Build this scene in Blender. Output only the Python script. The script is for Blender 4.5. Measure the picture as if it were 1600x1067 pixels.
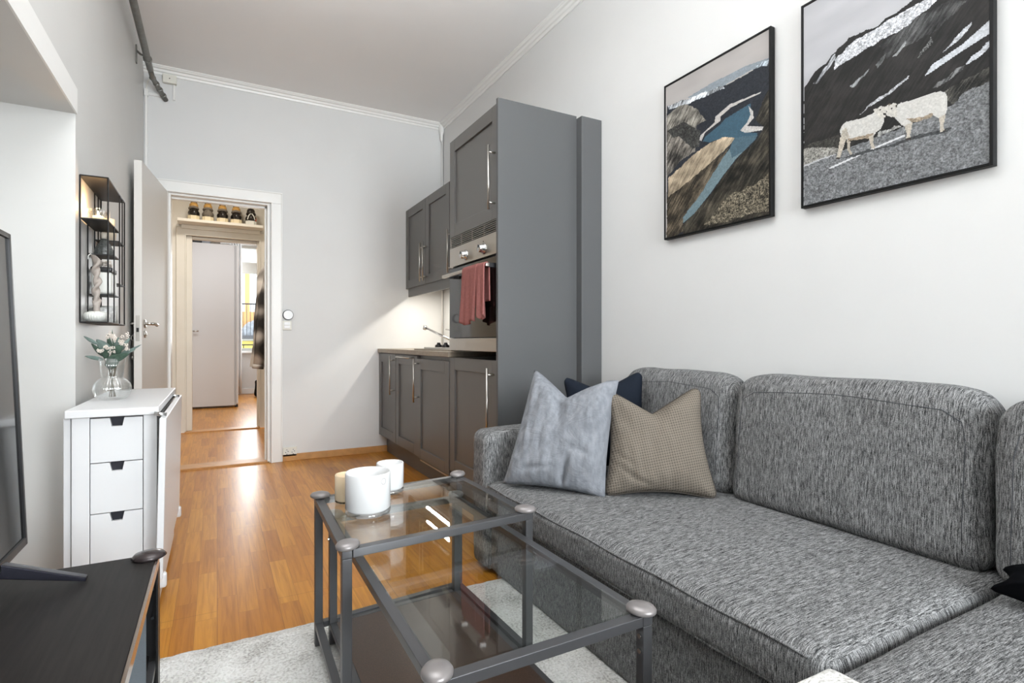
import bpy, bmesh, math, random
import numpy as np
from mathutils import Vector, Matrix, noise
random.seed(7)
PI = math.pi
for o in list(bpy.data.objects): bpy.data.objects.remove(o, do_unlink=True)
SC = bpy.context.scene
C = SC.collection

# ------------------------------------------------------------------ camera, sky, light, exposure
cam_d = bpy.data.cameras.new('camera'); cam = bpy.data.objects.new('camera', cam_d); C.objects.link(cam)
cam.location = (0, 0, 0.963)
cam.rotation_euler = (PI/2, 0, -math.radians(28.6))
cam_d.sensor_width = 36.0
cam_d.lens = 845.0*36.0/1600.0
cam_d.clip_start = 0.02
SC.camera = cam
SC.view_settings.view_transform = 'Standard'
SC.view_settings.look = 'None'
SC.view_settings.gamma = 1.0
SC.view_settings.use_curve_mapping = False
SC.view_settings.exposure = 0.42

world = bpy.data.worlds.new('sky'); SC.world = world; world.use_nodes = True
wb = world.node_tree.nodes['Background']
wb.inputs[0].default_value = (0.86, 0.93, 1.0, 1); wb.inputs[1].default_value = 2.6

def area(name, loc, rot, sx, sy, power, color=(1, 1, 1), spread=180):
    d = bpy.data.lights.new(name, 'AREA'); d.shape = 'RECTANGLE'; d.size = sx; d.size_y = sy
    d.energy = power; d.color = color; d.spread = math.radians(spread)
    o = bpy.data.objects.new(name, d); C.objects.link(o); o.location = loc; o.rotation_euler = rot
    return o
# daylight through the two windows behind the camera
area('window_daylight_right', (1.28, -2.36, 1.62), (PI/2, 0, 0), 0.84, 1.5, 44, (0.91, 0.965, 1.0), 115)
area('window_daylight_left', (0.10, -2.36, 1.62), (PI/2, 0, 0), 0.84, 1.5, 15, (0.91, 0.965, 1.0), 115)
# added soft fill aimed up at the ceiling, no lamp fitting stands there
area('added_ceiling_fill', (0.20, 1.30, 2.25), (PI, 0, 0), 0.9, 1.8, 44, (0.95, 0.98, 1.0), 150)
# bedroom window daylight
area('bedroom_daylight', (0.6, 10.95, 1.7), (-PI/2, 0, 0), 1.1, 1.5, 50, (0.95, 0.98, 1.0))
area('added_bedroom_fill', (0.0, 7.7, 2.78), (0, 0, 0), 0.5, 0.5, 19, (0.93, 0.97, 1.0))  # added fill to brighten the wardrobe front, not a lamp of the bedroom
# hall lamp, warm
area('hall_lamp_light', (-0.1, 5.55, 2.66), (0, 0, 0), 0.3, 0.3, 14, (1.0, 0.92, 0.80))
# tube under the wall cabinets
area('under_cabinet_light', (1.585, 4.12, 1.412), (0, 0, 0), 0.02, 0.62, 5.6, (1.0, 0.95, 0.86))

# ------------------------------------------------------------------ helpers
ORG = {}
def setprops(o, label=None, cat=None, group=None, kind=None):
    if label: o['label'] = label
    if cat: o['category'] = cat
    if group: o['group'] = group
    if kind: o['kind'] = kind
    return o
def thing(name, label, cat, loc=(0, 0, 0), group=None):
    o = bpy.data.objects.new(name, None); C.objects.link(o); o.location = loc
    o.empty_display_size = 0.05
    ORG[o] = Vector(loc)
    return setprops(o, label, cat, group)

class MB:
    def __init__(s): s.bm = bmesh.new(); s.uv = None
    def box(s, x0, x1, y0, y1, z0, z1, M=None):
        pts = [(x, y, z) for z in (z0, z1) for y in (y0, y1) for x in (x0, x1)]
        vs = [s.bm.verts.new(M @ Vector(p) if M else p) for p in pts]
        for f in ((0, 2, 3, 1), (4, 5, 7, 6), (0, 1, 5, 4), (2, 6, 7, 3), (0, 4, 6, 2), (1, 3, 7, 5)):
            s.bm.faces.new([vs[i] for i in f])
        return s
    def prism(s, pts, h, axis=2, base=0.0):
        def mk(p, w):
            q = list(p); q.insert(axis, w); return q
        a = [s.bm.verts.new(mk(p, base)) for p in pts]; b = [s.bm.verts.new(mk(p, base+h)) for p in pts]
        n = len(pts)
        s.bm.faces.new(a[::-1]); s.bm.faces.new(b)
        for i in range(n): s.bm.faces.new([a[i], a[(i+1) % n], b[(i+1) % n], b[i]])
        return s
    def lathe(s, prof, c=(0, 0, 0), seg=32, cap=True, M=None, ripple=None):
        rings = []
        for (r, z) in prof:
            ring = []
            for i in range(seg):
                a = 2*PI*i/seg; rr = r
                if ripple: rr = r*(1+ripple[0]*math.cos(ripple[1]*a))
                p = Vector((rr*math.cos(a), rr*math.sin(a), z))
                if M: p = M @ p
                ring.append(s.bm.verts.new(p+Vector(c)))
            rings.append(ring)
        for k in range(len(rings)-1):
            for i in range(seg):
                j = (i+1) % seg
                s.bm.faces.new([rings[k][i], rings[k][j], rings[k+1][j], rings[k+1][i]])
        if cap:
            if prof[0][0] > 1e-5: s.bm.faces.new(rings[0][::-1])
            if prof[-1][0] > 1e-5: s.bm.faces.new(rings[-1])
        return s
    def tube(s, pts, r, seg=10, closed=False, rad=None, flat=1.0):
        pts = [Vector(p) for p in pts]; n = len(pts); rings = []
        up = None
        for i, p in enumerate(pts):
            if closed: t = pts[(i+1) % n]-pts[i-1]
            else: t = pts[min(i+1, n-1)]-pts[max(i-1, 0)]
            t.normalize()
            if up is None:
                up = Vector((0, 0, 1)) if abs(t.z) < .9 else Vector((1, 0, 0))
            a = t.cross(up)
            if a.length < 1e-4: a = t.cross(Vector((1, .3, 0)))
            a.normalize(); b = a.cross(t).normalized(); up = b
            rr = rad[i] if rad else r
            rings.append([s.bm.verts.new(p+a*rr*math.cos(2*PI*k/seg)+b*rr*flat*math.sin(2*PI*k/seg)) for k in range(seg)])
        m = n if closed else n-1
        for i in range(m):
            A = rings[i]; B = rings[(i+1) % n]
            for k in range(seg):
                j = (k+1) % seg
                s.bm.faces.new([A[k], A[j], B[j], B[k]])
        if not closed:
            s.bm.faces.new(rings[0][::-1]); s.bm.faces.new(rings[-1])
        return s
    def grid(s, fn, nu, nv, flip=False):
        vs = [[s.bm.verts.new(fn(i/nu, j/nv)) for i in range(nu+1)] for j in range(nv+1)]
        for j in range(nv):
            for i in range(nu):
                q = [vs[j][i], vs[j][i+1], vs[j+1][i+1], vs[j+1][i]]
                s.bm.faces.new(q[::-1] if flip else q)
        return s
    def soft(s, x0, x1, y0, y1, z0, z1, r=.03, n=16, puff=(0, 0, 0), wr=0.0, ws=5.0, seed=0):
        lo = Vector((x0, y0, z0)); hi = Vector((x1, y1, z1)); c = (lo+hi)/2; h = (hi-lo)/2
        def warp(t):
            return math.copysign(abs(t)**.55, t)
        def pos(p):
            p = Vector([warp(k) for k in p])
            q = Vector([c[i]+h[i]*p[i] for i in range(3)])
            inn = Vector([min(max(q[i], lo[i]+r), hi[i]-r) for i in range(3)])
            d = q-inn
            if d.length > 1e-7: d = d.normalized()*r
            o = inn+d
            for i in range(3):
                if puff[i]:
                    a, b = [k for k in range(3) if k != i]
                    o[i] += puff[i]*p[i]*max(0, 1-p[a]**2)**.7*max(0, 1-p[b]**2)**.7
            if wr:
                nn = noise.noise_vector(o*ws+Vector((seed, 3*seed, 0)))
                o += nn*wr
            return o
        vs = {}
        def V(i, j, k):
            key = (i, j, k)
            if key not in vs: vs[key] = s.bm.verts.new(pos((2*i/n-1, 2*j/n-1, 2*k/n-1)))
            return vs[key]
        for a in range(n):
            for b in range(n):
                s.bm.faces.new([V(a, b, 0), V(a, b+1, 0), V(a+1, b+1, 0), V(a+1, b, 0)])
                s.bm.faces.new([V(a, b, n), V(a+1, b, n), V(a+1, b+1, n), V(a, b+1, n)])
                s.bm.faces.new([V(a, 0, b), V(a+1, 0, b), V(a+1, 0, b+1), V(a, 0, b+1)])
                s.bm.faces.new([V(a, n, b), V(a, n, b+1), V(a+1, n, b+1), V(a+1, n, b)])
                s.bm.faces.new([V(0, a, b), V(0, a, b+1), V(0, a+1, b+1), V(0, a+1, b)])
                s.bm.faces.new([V(n, a, b), V(n, a+1, b), V(n, a+1, b+1), V(n, a, b+1)])
        return s
    def build(s, name, m, parent=None, smooth=False, bevel=0, seg=2, loc=None, sub=0, recalc=True):
        if recalc: bmesh.ops.recalc_face_normals(s.bm, faces=s.bm.faces)
        org = ORG[parent] if parent is not None else Vector(loc or (0, 0, 0))
        for v in s.bm.verts: v.co -= org
        me = bpy.data.meshes.new(name); s.bm.to_mesh(me); s.bm.free()
        if smooth:
            for p in me.polygons: p.use_smooth = True
        me.materials.append(m)
        o = bpy.data.objects.new(name, me); C.objects.link(o)
        if parent is not None: o.parent = parent
        else: o.location = org
        ORG[o] = org
        if bevel:
            b = o.modifiers.new('bevel', 'BEVEL'); b.width = bevel; b.segments = seg; b.limit_method = 'ANGLE'; b.angle_limit = math.radians(40)
            for p in me.polygons: p.use_smooth = True
            w = o.modifiers.new('wn', 'WEIGHTED_NORMAL'); w.keep_sharp = False
        if sub:
            b = o.modifiers.new('sub', 'SUBSURF'); b.levels = sub; b.render_levels = sub
        return o
def bx(*a): return MB().box(*a)
def struct(o): o['kind'] = 'structure'; return o

# ------------------------------------------------------------------ materials
def srgb(r, g, b):
    f = lambda c: (c/255)/12.92 if c/255 <= .04045 else ((c/255+.055)/1.055)**2.4
    return (f(r), f(g), f(b), 1)
def base(name):
    m = bpy.data.materials.new(name); m.use_nodes = True
    nt = m.node_tree; b = nt.nodes['Principled BSDF']
    return m, nt, b
def nd(nt, t, **kw):
    n = nt.nodes.new(t)
    for k, v in kw.items():
        if k.startswith('i_'): n.inputs[k[2:]].default_value = v
        else: setattr(n, k, v)
    return n
def coords(nt, scale=(1, 1, 1), rot=(0, 0, 0)):
    tc = nd(nt, 'ShaderNodeTexCoord'); mp = nd(nt, 'ShaderNodeMapping')
    mp.inputs['Scale'].default_value = scale; mp.inputs['Rotation'].default_value = rot
    nt.links.new(tc.outputs['Object'], mp.inputs['Vector'])
    return mp.outputs['Vector']
def ramp(nt, fac, stops):
    r = nd(nt, 'ShaderNodeValToRGB'); e = r.color_ramp.elements
    while len(e) < len(stops): e.new(.5)
    for i, (p, c) in enumerate(stops): e[i].position = p; e[i].color = c
    nt.links.new(fac, r.inputs['Fac']); return r.outputs['Color']
def simple(name, col, rough=.5, metal=0, var=.0, vs=8, bump=0, bs=60, coat=0, spec=.5, bscale=(1, 1, 1), vscale=(1, 1, 1)):
    m, nt, b = base(name)
    b.inputs['Roughness'].default_value = rough; b.inputs['Metallic'].default_value = metal
    b.inputs['Specular IOR Level'].default_value = spec
    b.inputs['Coat Weight'].default_value = coat
    if var:
        v = coords(nt, vscale); n = nd(nt, 'ShaderNodeTexNoise', i_Scale=vs, i_Detail=4.0)
        nt.links.new(v, n.inputs['Vector'])
        lo = tuple(c*(1-var) for c in col[:3])+(1,); hi = tuple(min(1, c*(1+var)) for c in col[:3])+(1,)
        nt.links.new(ramp(nt, n.outputs['Fac'], [(.3, lo), (.7, hi)]), b.inputs['Base Color'])
    else: b.inputs['Base Color'].default_value = col
    if bump:
        v = coords(nt, bscale); n = nd(nt, 'ShaderNodeTexNoise', i_Scale=bs, i_Detail=3.0)
        nt.links.new(v, n.inputs['Vector'])
        bp = nd(nt, 'ShaderNodeBump', i_Strength=bump, i_Distance=.002)
        nt.links.new(n.outputs['Fac'], bp.inputs['Height']); nt.links.new(bp.outputs['Normal'], b.inputs['Normal'])
    return m
def glassmat(name, tint, refl=1.0, rough=0.0, extra=0.0):
    m = bpy.data.materials.new(name); m.use_nodes = True; nt = m.node_tree; nt.nodes.clear()
    g = nd(nt, 'ShaderNodeNewGeometry'); dt = nd(nt, 'ShaderNodeVectorMath', operation='DOT_PRODUCT')
    nt.links.new(g.outputs['Incoming'], dt.inputs[0]); nt.links.new(g.outputs['Normal'], dt.inputs[1])
    a = nd(nt, 'ShaderNodeMath', operation='ABSOLUTE'); nt.links.new(dt.outputs['Value'], a.inputs[0])
    s1 = nd(nt, 'ShaderNodeMath', operation='SUBTRACT'); s1.inputs[0].default_value = 1; nt.links.new(a.outputs[0], s1.inputs[1])
    p = nd(nt, 'ShaderNodeMath', operation='POWER'); p.inputs[1].default_value = 5; nt.links.new(s1.outputs[0], p.inputs[0])
    ma = nd(nt, 'ShaderNodeMath', operation='MULTIPLY_ADD'); ma.inputs[1].default_value = .95*refl; ma.inputs[2].default_value = .045*refl+extra
    nt.links.new(p.outputs[0], ma.inputs[0])
    tr = nd(nt, 'ShaderNodeBsdfTransparent'); tr.inputs['Color'].default_value = tint
    gl = nd(nt, 'ShaderNodeBsdfGlossy'); gl.inputs['Roughness'].default_value = rough; gl.inputs['Color'].default_value = (1, 1, 1, 1)
    mx = nd(nt, 'ShaderNodeMixShader'); out = nd(nt, 'ShaderNodeOutputMaterial')
    nt.links.new(ma.outputs[0], mx.inputs[0]); nt.links.new(tr.outputs[0], mx.inputs[1]); nt.links.new(gl.outputs[0], mx.inputs[2])
    nt.links.new(mx.outputs[0], out.inputs[0])
    return m
def parquet(name, rot, tone=1.0):
    m, nt, b = base(name)
    v = coords(nt, (1, 1, 1), (0, 0, rot))
    def brick(w, h, off, c1, c2, ms):
        br = nd(nt, 'ShaderNodeTexBrick', offset=off, offset_frequency=2, squash=1.0)
        br.inputs['Scale'].default_value = 1; br.inputs['Brick Width'].default_value = w; br.inputs['Row Height'].default_value = h
        br.inputs['Mortar Size'].default_value = ms; br.inputs['Mortar Smooth'].default_value = .3
        br.inputs['Color1'].default_value = c1; br.inputs['Color2'].default_value = c2
        br.inputs['Mortar'].default_value = (.5, .5, .5, 1)
        nt.links.new(v, br.inputs['Vector']); return br
    a = brick(.43, .0665, .37, (0, 0, 0, 1), (1, 1, 1, 1), .0006)
    d = brick(2.2, .1995, .42, (.2, .2, .2, 1), (.8, .8, .8, 1), .0012)
    mpg = nd(nt, 'ShaderNodeMapping'); mpg.inputs['Scale'].default_value = (3, 60, 1); nt.links.new(v, mpg.inputs['Vector'])
    addv = nd(nt, 'ShaderNodeVectorMath', operation='ADD'); sc = nd(nt, 'ShaderNodeVectorMath', operation='SCALE'); sc.inputs['Scale'].default_value = 13.0
    nt.links.new(a.outputs['Color'], sc.inputs[0]); nt.links.new(mpg.outputs[0], addv.inputs[0]); nt.links.new(sc.outputs[0], addv.inputs[1])
    n = nd(nt, 'ShaderNodeTexNoise', i_Scale=1.0, i_Detail=5.0, i_Roughness=.6, i_Distortion=.6); nt.links.new(addv.outputs[0], n.inputs['Vector'])
    col = ramp(nt, a.outputs['Color'], [(0, srgb(184*tone, 118*tone, 40*tone)), (.45, srgb(198*tone, 132*tone, 46*tone)), (1, srgb(212*tone, 148*tone, 58*tone))])
    gr = ramp(nt, n.outputs['Fac'], [(.32, (.66, .56, .46, 1)), (.60, (1.06, 1.06, 1.06, 1))])
    mx = nd(nt, 'ShaderNodeMix', data_type='RGBA', blend_type='MULTIPLY'); mx.inputs['Factor'].default_value = .75
    nt.links.new(col, mx.inputs[6]); nt.links.new(gr, mx.inputs[7])
    mort = nd(nt, 'ShaderNodeMath', operation='MAXIMUM'); nt.links.new(a.outputs['Fac'], mort.inputs[0]); nt.links.new(d.outputs['Fac'], mort.inputs[1])
    mf = nd(nt, 'ShaderNodeMath', operation='MULTIPLY'); mf.inputs[1].default_value = .55; nt.links.new(mort.outputs[0], mf.inputs[0])
    m2 = nd(nt, 'ShaderNodeMix', data_type='RGBA'); nt.links.new(mf.outputs[0], m2.inputs['Factor'])
    nt.links.new(mx.outputs[2], m2.inputs[6]); m2.inputs[7].default_value = srgb(96, 54, 22)
    nt.links.new(m2.outputs[2], b.inputs['Base Color'])
    b.inputs['Roughness'].default_value = .28; b.inputs['Specular IOR Level'].default_value = .27
    bp = nd(nt, 'ShaderNodeBump', i_Strength=.12, i_Distance=.001); nt.links.new(n.outputs['Fac'], bp.inputs['Height']); nt.links.new(bp.outputs['Normal'], b.inputs['Normal'])
    return m
def streaky(name, dark, light, hi=330, lo=26, mid=.5, bias=.0):
    """heathered woven upholstery: fine threads along one direction, crosswise on the sides"""
    m, nt, b = base(name)
    g = nd(nt, 'ShaderNodeNewGeometry'); tc = nd(nt, 'ShaderNodeTexCoord')
    sx = nd(nt, 'ShaderNodeSeparateXYZ'); nt.links.new(tc.outputs['Normal'], sx.inputs[0])
    ab = nd(nt, 'ShaderNodeMath', operation='ABSOLUTE'); nt.links.new(sx.outputs[1], ab.inputs[0])
    gt = nd(nt, 'ShaderNodeMath', operation='GREATER_THAN'); gt.inputs[1].default_value = .72; nt.links.new(ab.outputs[0], gt.inputs[0])
    outs = []
    for (H, L) in ((hi, lo), (hi*.7, lo*.5), (hi*1.1, hi*.6)):
        na = nd(nt, 'ShaderNodeTexNoise', i_Scale=1.0, i_Detail=2.0); nb = nd(nt, 'ShaderNodeTexNoise', i_Scale=1.0, i_Detail=2.0)
        nt.links.new(coords(nt, (L, H, L)), na.inputs['Vector']); nt.links.new(coords(nt, (H, L, L)), nb.inputs['Vector'])
        mx = nd(nt, 'ShaderNodeMix'); nt.links.new(gt.outputs[0], mx.inputs['Factor']); nt.links.new(na.outputs['Fac'], mx.inputs[2]); nt.links.new(nb.outputs['Fac'], mx.inputs[3])
        outs.append(mx.outputs[0])
    s = nd(nt, 'ShaderNodeMath', operation='ADD'); nt.links.new(outs[0], s.inputs[0]); nt.links.new(outs[1], s.inputs[1])
    s2 = nd(nt, 'ShaderNodeMath', operation='ADD'); nt.links.new(s.outputs[0], s2.inputs[0]); nt.links.new(outs[2], s2.inputs[1])
    dv = nd(nt, 'ShaderNodeMath', operation='MULTIPLY'); dv.inputs[1].default_value = 1/3; nt.links.new(s2.outputs[0], dv.inputs[0])
    c = ramp(nt, dv.outputs[0], [(.40+bias, dark), (.5+bias, tuple((dark[i]*.62+light[i]*.38) for i in range(3))+(1,)), (.60+bias, light)])
    nt.links.new(c, b.inputs['Base Color']); b.inputs['Roughness'].default_value = .95; b.inputs['Specular IOR Level'].default_value = .1
    bp = nd(nt, 'ShaderNodeBump', i_Strength=.35, i_Distance=.0015); nt.links.new(dv.outputs[0], bp.inputs['Height']); nt.links.new(bp.outputs['Normal'], b.inputs['Normal'])
    return m
def attrmat(name, attr='art', rough=.55):
    m, nt, b = base(name); a = nd(nt, 'ShaderNodeAttribute'); a.attribute_name = attr
    nt.links.new(a.outputs['Color'], b.inputs['Base Color']); b.inputs['Roughness'].default_value = rough
    b.inputs['Specular IOR Level'].default_value = .25
    return m

M = {}
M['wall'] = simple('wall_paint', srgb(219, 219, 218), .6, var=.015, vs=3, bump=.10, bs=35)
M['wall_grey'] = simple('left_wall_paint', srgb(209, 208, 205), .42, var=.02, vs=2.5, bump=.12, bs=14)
M['ceiling'] = simple('ceiling_paint', srgb(240, 239, 238), .8, var=.01, vs=2)
M['trim'] = simple('white_gloss_trim', srgb(236, 235, 232), .35)
M['hallwall'] = simple('hall_wall_paint', srgb(226, 222, 213), .6, var=.02)
M['white'] = simple('white_lacquer', srgb(226, 226, 227), .32)
M['door'] = simple('door_paint', srgb(222, 219, 214), .42, bump=.03, bs=6)
M['floor'] = parquet('oak_parquet', PI/2, .95)
M['skirt'] = simple('oak_skirting', srgb(190, 140, 84), .4, var=.12, vs=20)
M['cab'] = simple('graphite_cabinet_paint', srgb(95, 93, 91), .36, bump=.02, bs=200)
M['cabside'] = simple('graphite_side_panel', srgb(84, 85, 86), .42)
M['dark'] = simple('dark_gap', srgb(30, 29, 28), .6)
M['steel'] = simple('brushed_steel', srgb(190, 186, 180), .28, 1, bump=.04, bs=300, bscale=(.1, 1, .1))
M['chrome'] = simple('chrome', srgb(205, 205, 205), .12, 1)
M['frame'] = simple('grey_powdercoat_steel', srgb(88, 88, 90), .38, .55)
M['windowframe'] = simple('bedroom_window_frame', srgb(176, 173, 166), .5)
M['cap'] = simple('grey_plastic_cap', srgb(136, 131, 130), .32, .3)
M['capdark'] = simple('dark_plastic_cap', srgb(60, 52, 52), .22, .2)
M['black'] = simple('black_satin', srgb(24, 24, 26), .35)
M['blackmetal'] = simple('black_wire_metal', srgb(28, 27, 27), .45, .2)
M['glass'] = glassmat('clear_table_glass', (.93, .95, .942, 1), 1.0)
M['ovenglass'] = simple('oven_black_glass', srgb(26, 24, 23), .06, spec=.9)
M['vaseglass'] = glassmat('vase_glass', (.965, .975, .975, 1), 1.0, .04, .07)
M['pane'] = glassmat('window_pane', (.97, .98, .98, 1), .8)
M['worktop'] = simple('worktop_laminate', srgb(150, 138, 122), .45, var=.12, vs=60, bump=.02)
M['brownboard'] = simple('black_brown_shelf', srgb(66, 48, 38), .34, var=.35, vs=420)
M['blackbrown'] = simple('black_brown_wood', srgb(25, 22, 21), .52, var=.55, vs=14, vscale=(9, .5, 1), spec=.3, bump=.08, bs=30, bscale=(8, .6, 1))
M['sofa'] = streaky('grey_heather_fabric', srgb(40, 41, 42), srgb(164, 164, 164), hi=640, lo=64)
def linen(name, c1, c2):
    m, nt, b = base(name)
    n = nd(nt, 'ShaderNodeTexNoise', i_Scale=60.0, i_Detail=4.0); nt.links.new(coords(nt, (1, 1, .35)), n.inputs['Vector'])
    w = nd(nt, 'ShaderNodeTexNoise', i_Scale=9.0, i_Detail=5.0, i_Roughness=.62, i_Distortion=1.6); nt.links.new(coords(nt, (.7, .7, 1.3), (.3, .5, 0)), w.inputs['Vector'])
    nt.links.new(ramp(nt, n.outputs['Fac'], [(.3, c1), (.7, c2)]), b.inputs['Base Color'])
    f = nd(nt, 'ShaderNodeTexNoise', i_Scale=420.0, i_Detail=1.0); nt.links.new(coords(nt), f.inputs['Vector'])
    b1 = nd(nt, 'ShaderNodeBump', i_Strength=.55, i_Distance=.012); nt.links.new(w.outputs['Fac'], b1.inputs['Height'])
    b2 = nd(nt, 'ShaderNodeBump', i_Strength=.25, i_Distance=.001); nt.links.new(f.outputs['Fac'], b2.inputs['Height']); nt.links.new(b1.outputs['Normal'], b2.inputs['Normal'])
    nt.links.new(b2.outputs['Normal'], b.inputs['Normal']); b.inputs['Roughness'].default_value = .95; b.inputs['Specular IOR Level'].default_value = .1
    return m
M['pillow_blue'] = linen('blue_grey_linen', srgb(118, 121, 127), srgb(142, 145, 151))
M['pillow_navy'] = simple('navy_cotton', srgb(28, 33, 42), .95, bump=.2, bs=400, spec=.1)
M['pillow_black'] = simple('black_cotton', srgb(14, 15, 18), .95, spec=.05)
M['piping'] = simple('beige_piping', srgb(72, 66, 60), .9)
M['opal'] = simple('opal_white_glass', srgb(226, 226, 226), .12)
M['amber'] = simple('peach_opal_glass', srgb(250, 226, 190), .2)
M['clear'] = glassmat('thick_clear_glass', (.86, .87, .88, 1), 1.0, 0, .10)
M['framepaint'] = simple('picture_frame_black', srgb(12, 12, 13), .5, spec=.2)
M['leaf'] = simple('eucalyptus_leaf', srgb(66, 88, 74), .5, var=.3, vs=60)
M['leaf2'] = simple('grey_green_leaf', srgb(104, 120, 114), .5, var=.2, vs=60)
M['petal'] = simple('pale_petal', srgb(226, 216, 206), .6, var=.1, vs=90)
M['stem'] = simple('stem_green', srgb(96, 88, 70), .6)
M['towel'] = simple('dusty_pink_towel', srgb(150, 98, 94), .95, var=.1, vs=80, bump=.6, bs=500, spec=.1)
M['pipe'] = simple('grey_galvanised_pipe', srgb(128, 127, 122), .42, .6, var=.15, vs=30)
M['cream'] = simple('cream_plastic', srgb(226, 224, 214), .4)
M['wardrobe'] = simple('wardrobe_grey_white', srgb(206, 203, 202), .5)
M['tan'] = simple('tan_leather', srgb(196, 152, 84), .6, var=.2, vs=60)
M['shoeblack'] = simple('black_leather', srgb(38, 34, 32), .25)
M['shoegrey'] = simple('grey_fabric', srgb(120, 112, 102), .8, var=.3, vs=90)
M['sole'] = simple('cream_sole', srgb(226, 212, 180), .6)
M['orange'] = simple('orange_trim', srgb(196, 90, 40), .5)
M['candle'] = simple('taupe_wax', srgb(168, 158, 150), .55)
M['ceramic'] = simple('white_ceramic', srgb(222, 222, 216), .35)
M['speaker'] = simple('blue_grey_mesh', srgb(112, 124, 134), .8, var=.35, vs=500)
M['screen'] = simple('television_screen', srgb(14, 13, 13), .09, spec=.8)
M['curtain'] = simple('white_curtain', srgb(236, 238, 240), .8)

def waffle(name, c1, c2):
    m, nt, b = base(name)
    tc = nd(nt, 'ShaderNodeTexCoord'); mp = nd(nt, 'ShaderNodeMapping'); mp.inputs['Scale'].default_value = (62, 62, 1); mp.inputs['Rotation'].default_value = (0, 0, .6)
    nt.links.new(tc.outputs['UV'], mp.inputs['Vector'])
    s = nd(nt, 'ShaderNodeSeparateXYZ'); nt.links.new(mp.outputs[0], s.inputs[0])
    o = []
    for i in (0, 1):
        k = nd(nt, 'ShaderNodeMath', operation='MULTIPLY'); k.inputs[1].default_value = PI; nt.links.new(s.outputs[i], k.inputs[0])
        q = nd(nt, 'ShaderNodeMath', operation='SINE'); nt.links.new(k.outputs[0], q.inputs[0]); o.append(q)
    mu = nd(nt, 'ShaderNodeMath', operation='MULTIPLY'); nt.links.new(o[0].outputs[0], mu.inputs[0]); nt.links.new(o[1].outputs[0], mu.inputs[1])
    ma = nd(nt, 'ShaderNodeMath', operation='MULTIPLY_ADD'); ma.inputs[1].default_value = .5; ma.inputs[2].default_value = .5; nt.links.new(mu.outputs[0], ma.inputs[0])
    nt.links.new(ramp(nt, ma.outputs[0], [(.1, c1), (.6, c2)]), b.inputs['Base Color'])
    bp = nd(nt, 'ShaderNodeBump', i_Strength=.5, i_Distance=.002); nt.links.new(ma.outputs[0], bp.inputs['Height']); nt.links.new(bp.outputs['Normal'], b.inputs['Normal'])
    b.inputs['Roughness'].default_value = .95; b.inputs['Specular IOR Level'].default_value = .1
    return m
M['pillow_beige'] = waffle('beige_waffle_velvet', srgb(90, 83, 75), srgb(122, 114, 104))
def plaid(name):
    m, nt, b = base(name)
    v = coords(nt, (1, 1, 1)); s = nd(nt, 'ShaderNodeSeparateXYZ'); nt.links.new(v, s.inputs[0])
    sm = nd(nt, 'ShaderNodeMath', operation='ADD'); nt.links.new(s.outputs[0], sm.inputs[0]); nt.links.new(s.outputs[1], sm.inputs[1])
    o = []
    for src, f in ((s.outputs[2], 26), (sm.outputs[0], 30)):
        k = nd(nt, 'ShaderNodeMath', operation='MULTIPLY'); k.inputs[1].default_value = f; nt.links.new(src, k.inputs[0])
        q = nd(nt, 'ShaderNodeMath', operation='SINE'); nt.links.new(k.outputs[0], q.inputs[0])
        g = nd(nt, 'ShaderNodeMath', operation='MULTIPLY_ADD'); g.inputs[1].default_value = .5; g.inputs[2].default_value = .5; nt.links.new(q.outputs[0], g.inputs[0]); o.append(g)
    a = nd(nt, 'ShaderNodeMath', operation='ADD'); nt.links.new(o[0].outputs[0], a.inputs[0]); nt.links.new(o[1].outputs[0], a.inputs[1])
    h = nd(nt, 'ShaderNodeMath', operation='MULTIPLY'); h.inputs[1].default_value = .5; nt.links.new(a.outputs[0], h.inputs[0])
    nt.links.new(ramp(nt, h.outputs[0], [(.2, srgb(34, 32, 32)), (.45, srgb(96, 90, 86)), (.75, srgb(206, 200, 194))]), b.inputs['Base Color'])
    b.inputs['Roughness'].default_value = .9
    return m
M['plaid'] = plaid('plaid_wool')
def rugmat():
    m, nt, b = base('rug_pile')
    n = nd(nt, 'ShaderNodeTexNoise', i_Scale=130.0, i_Detail=3.0); nt.links.new(coords(nt), n.inputs['Vector'])
    n2 = nd(nt, 'ShaderNodeTexNoise', i_Scale=9.0, i_Detail=3.0); nt.links.new(coords(nt), n2.inputs['Vector'])
    ad = nd(nt, 'ShaderNodeMath', operation='MULTIPLY_ADD'); ad.inputs[1].default_value = .45; nt.links.new(n2.outputs['Fac'], ad.inputs[0])
    k = nd(nt, 'ShaderNodeMath', operation='MULTIPLY'); k.inputs[1].default_value = .6; nt.links.new(n.outputs['Fac'], k.inputs[0]); nt.links.new(k.outputs[0], ad.inputs[2])
    nt.links.new(ramp(nt, ad.outputs[0], [(.36, srgb(168, 165, 160)), (.50, srgb(216, 214, 210)), (.64, srgb(236, 235, 232))]), b.inputs['Base Color'])
    b.inputs['Roughness'].default_value = 1; b.inputs['Specular IOR Level'].default_value = .05
    bp = nd(nt, 'ShaderNodeBump', i_Strength=.8, i_Distance=.01); nt.links.new(n.outputs['Fac'], bp.inputs['Height']); nt.links.new(bp.outputs['Normal'], b.inputs['Normal'])
    return m
M['rug'] = rugmat()

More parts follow.
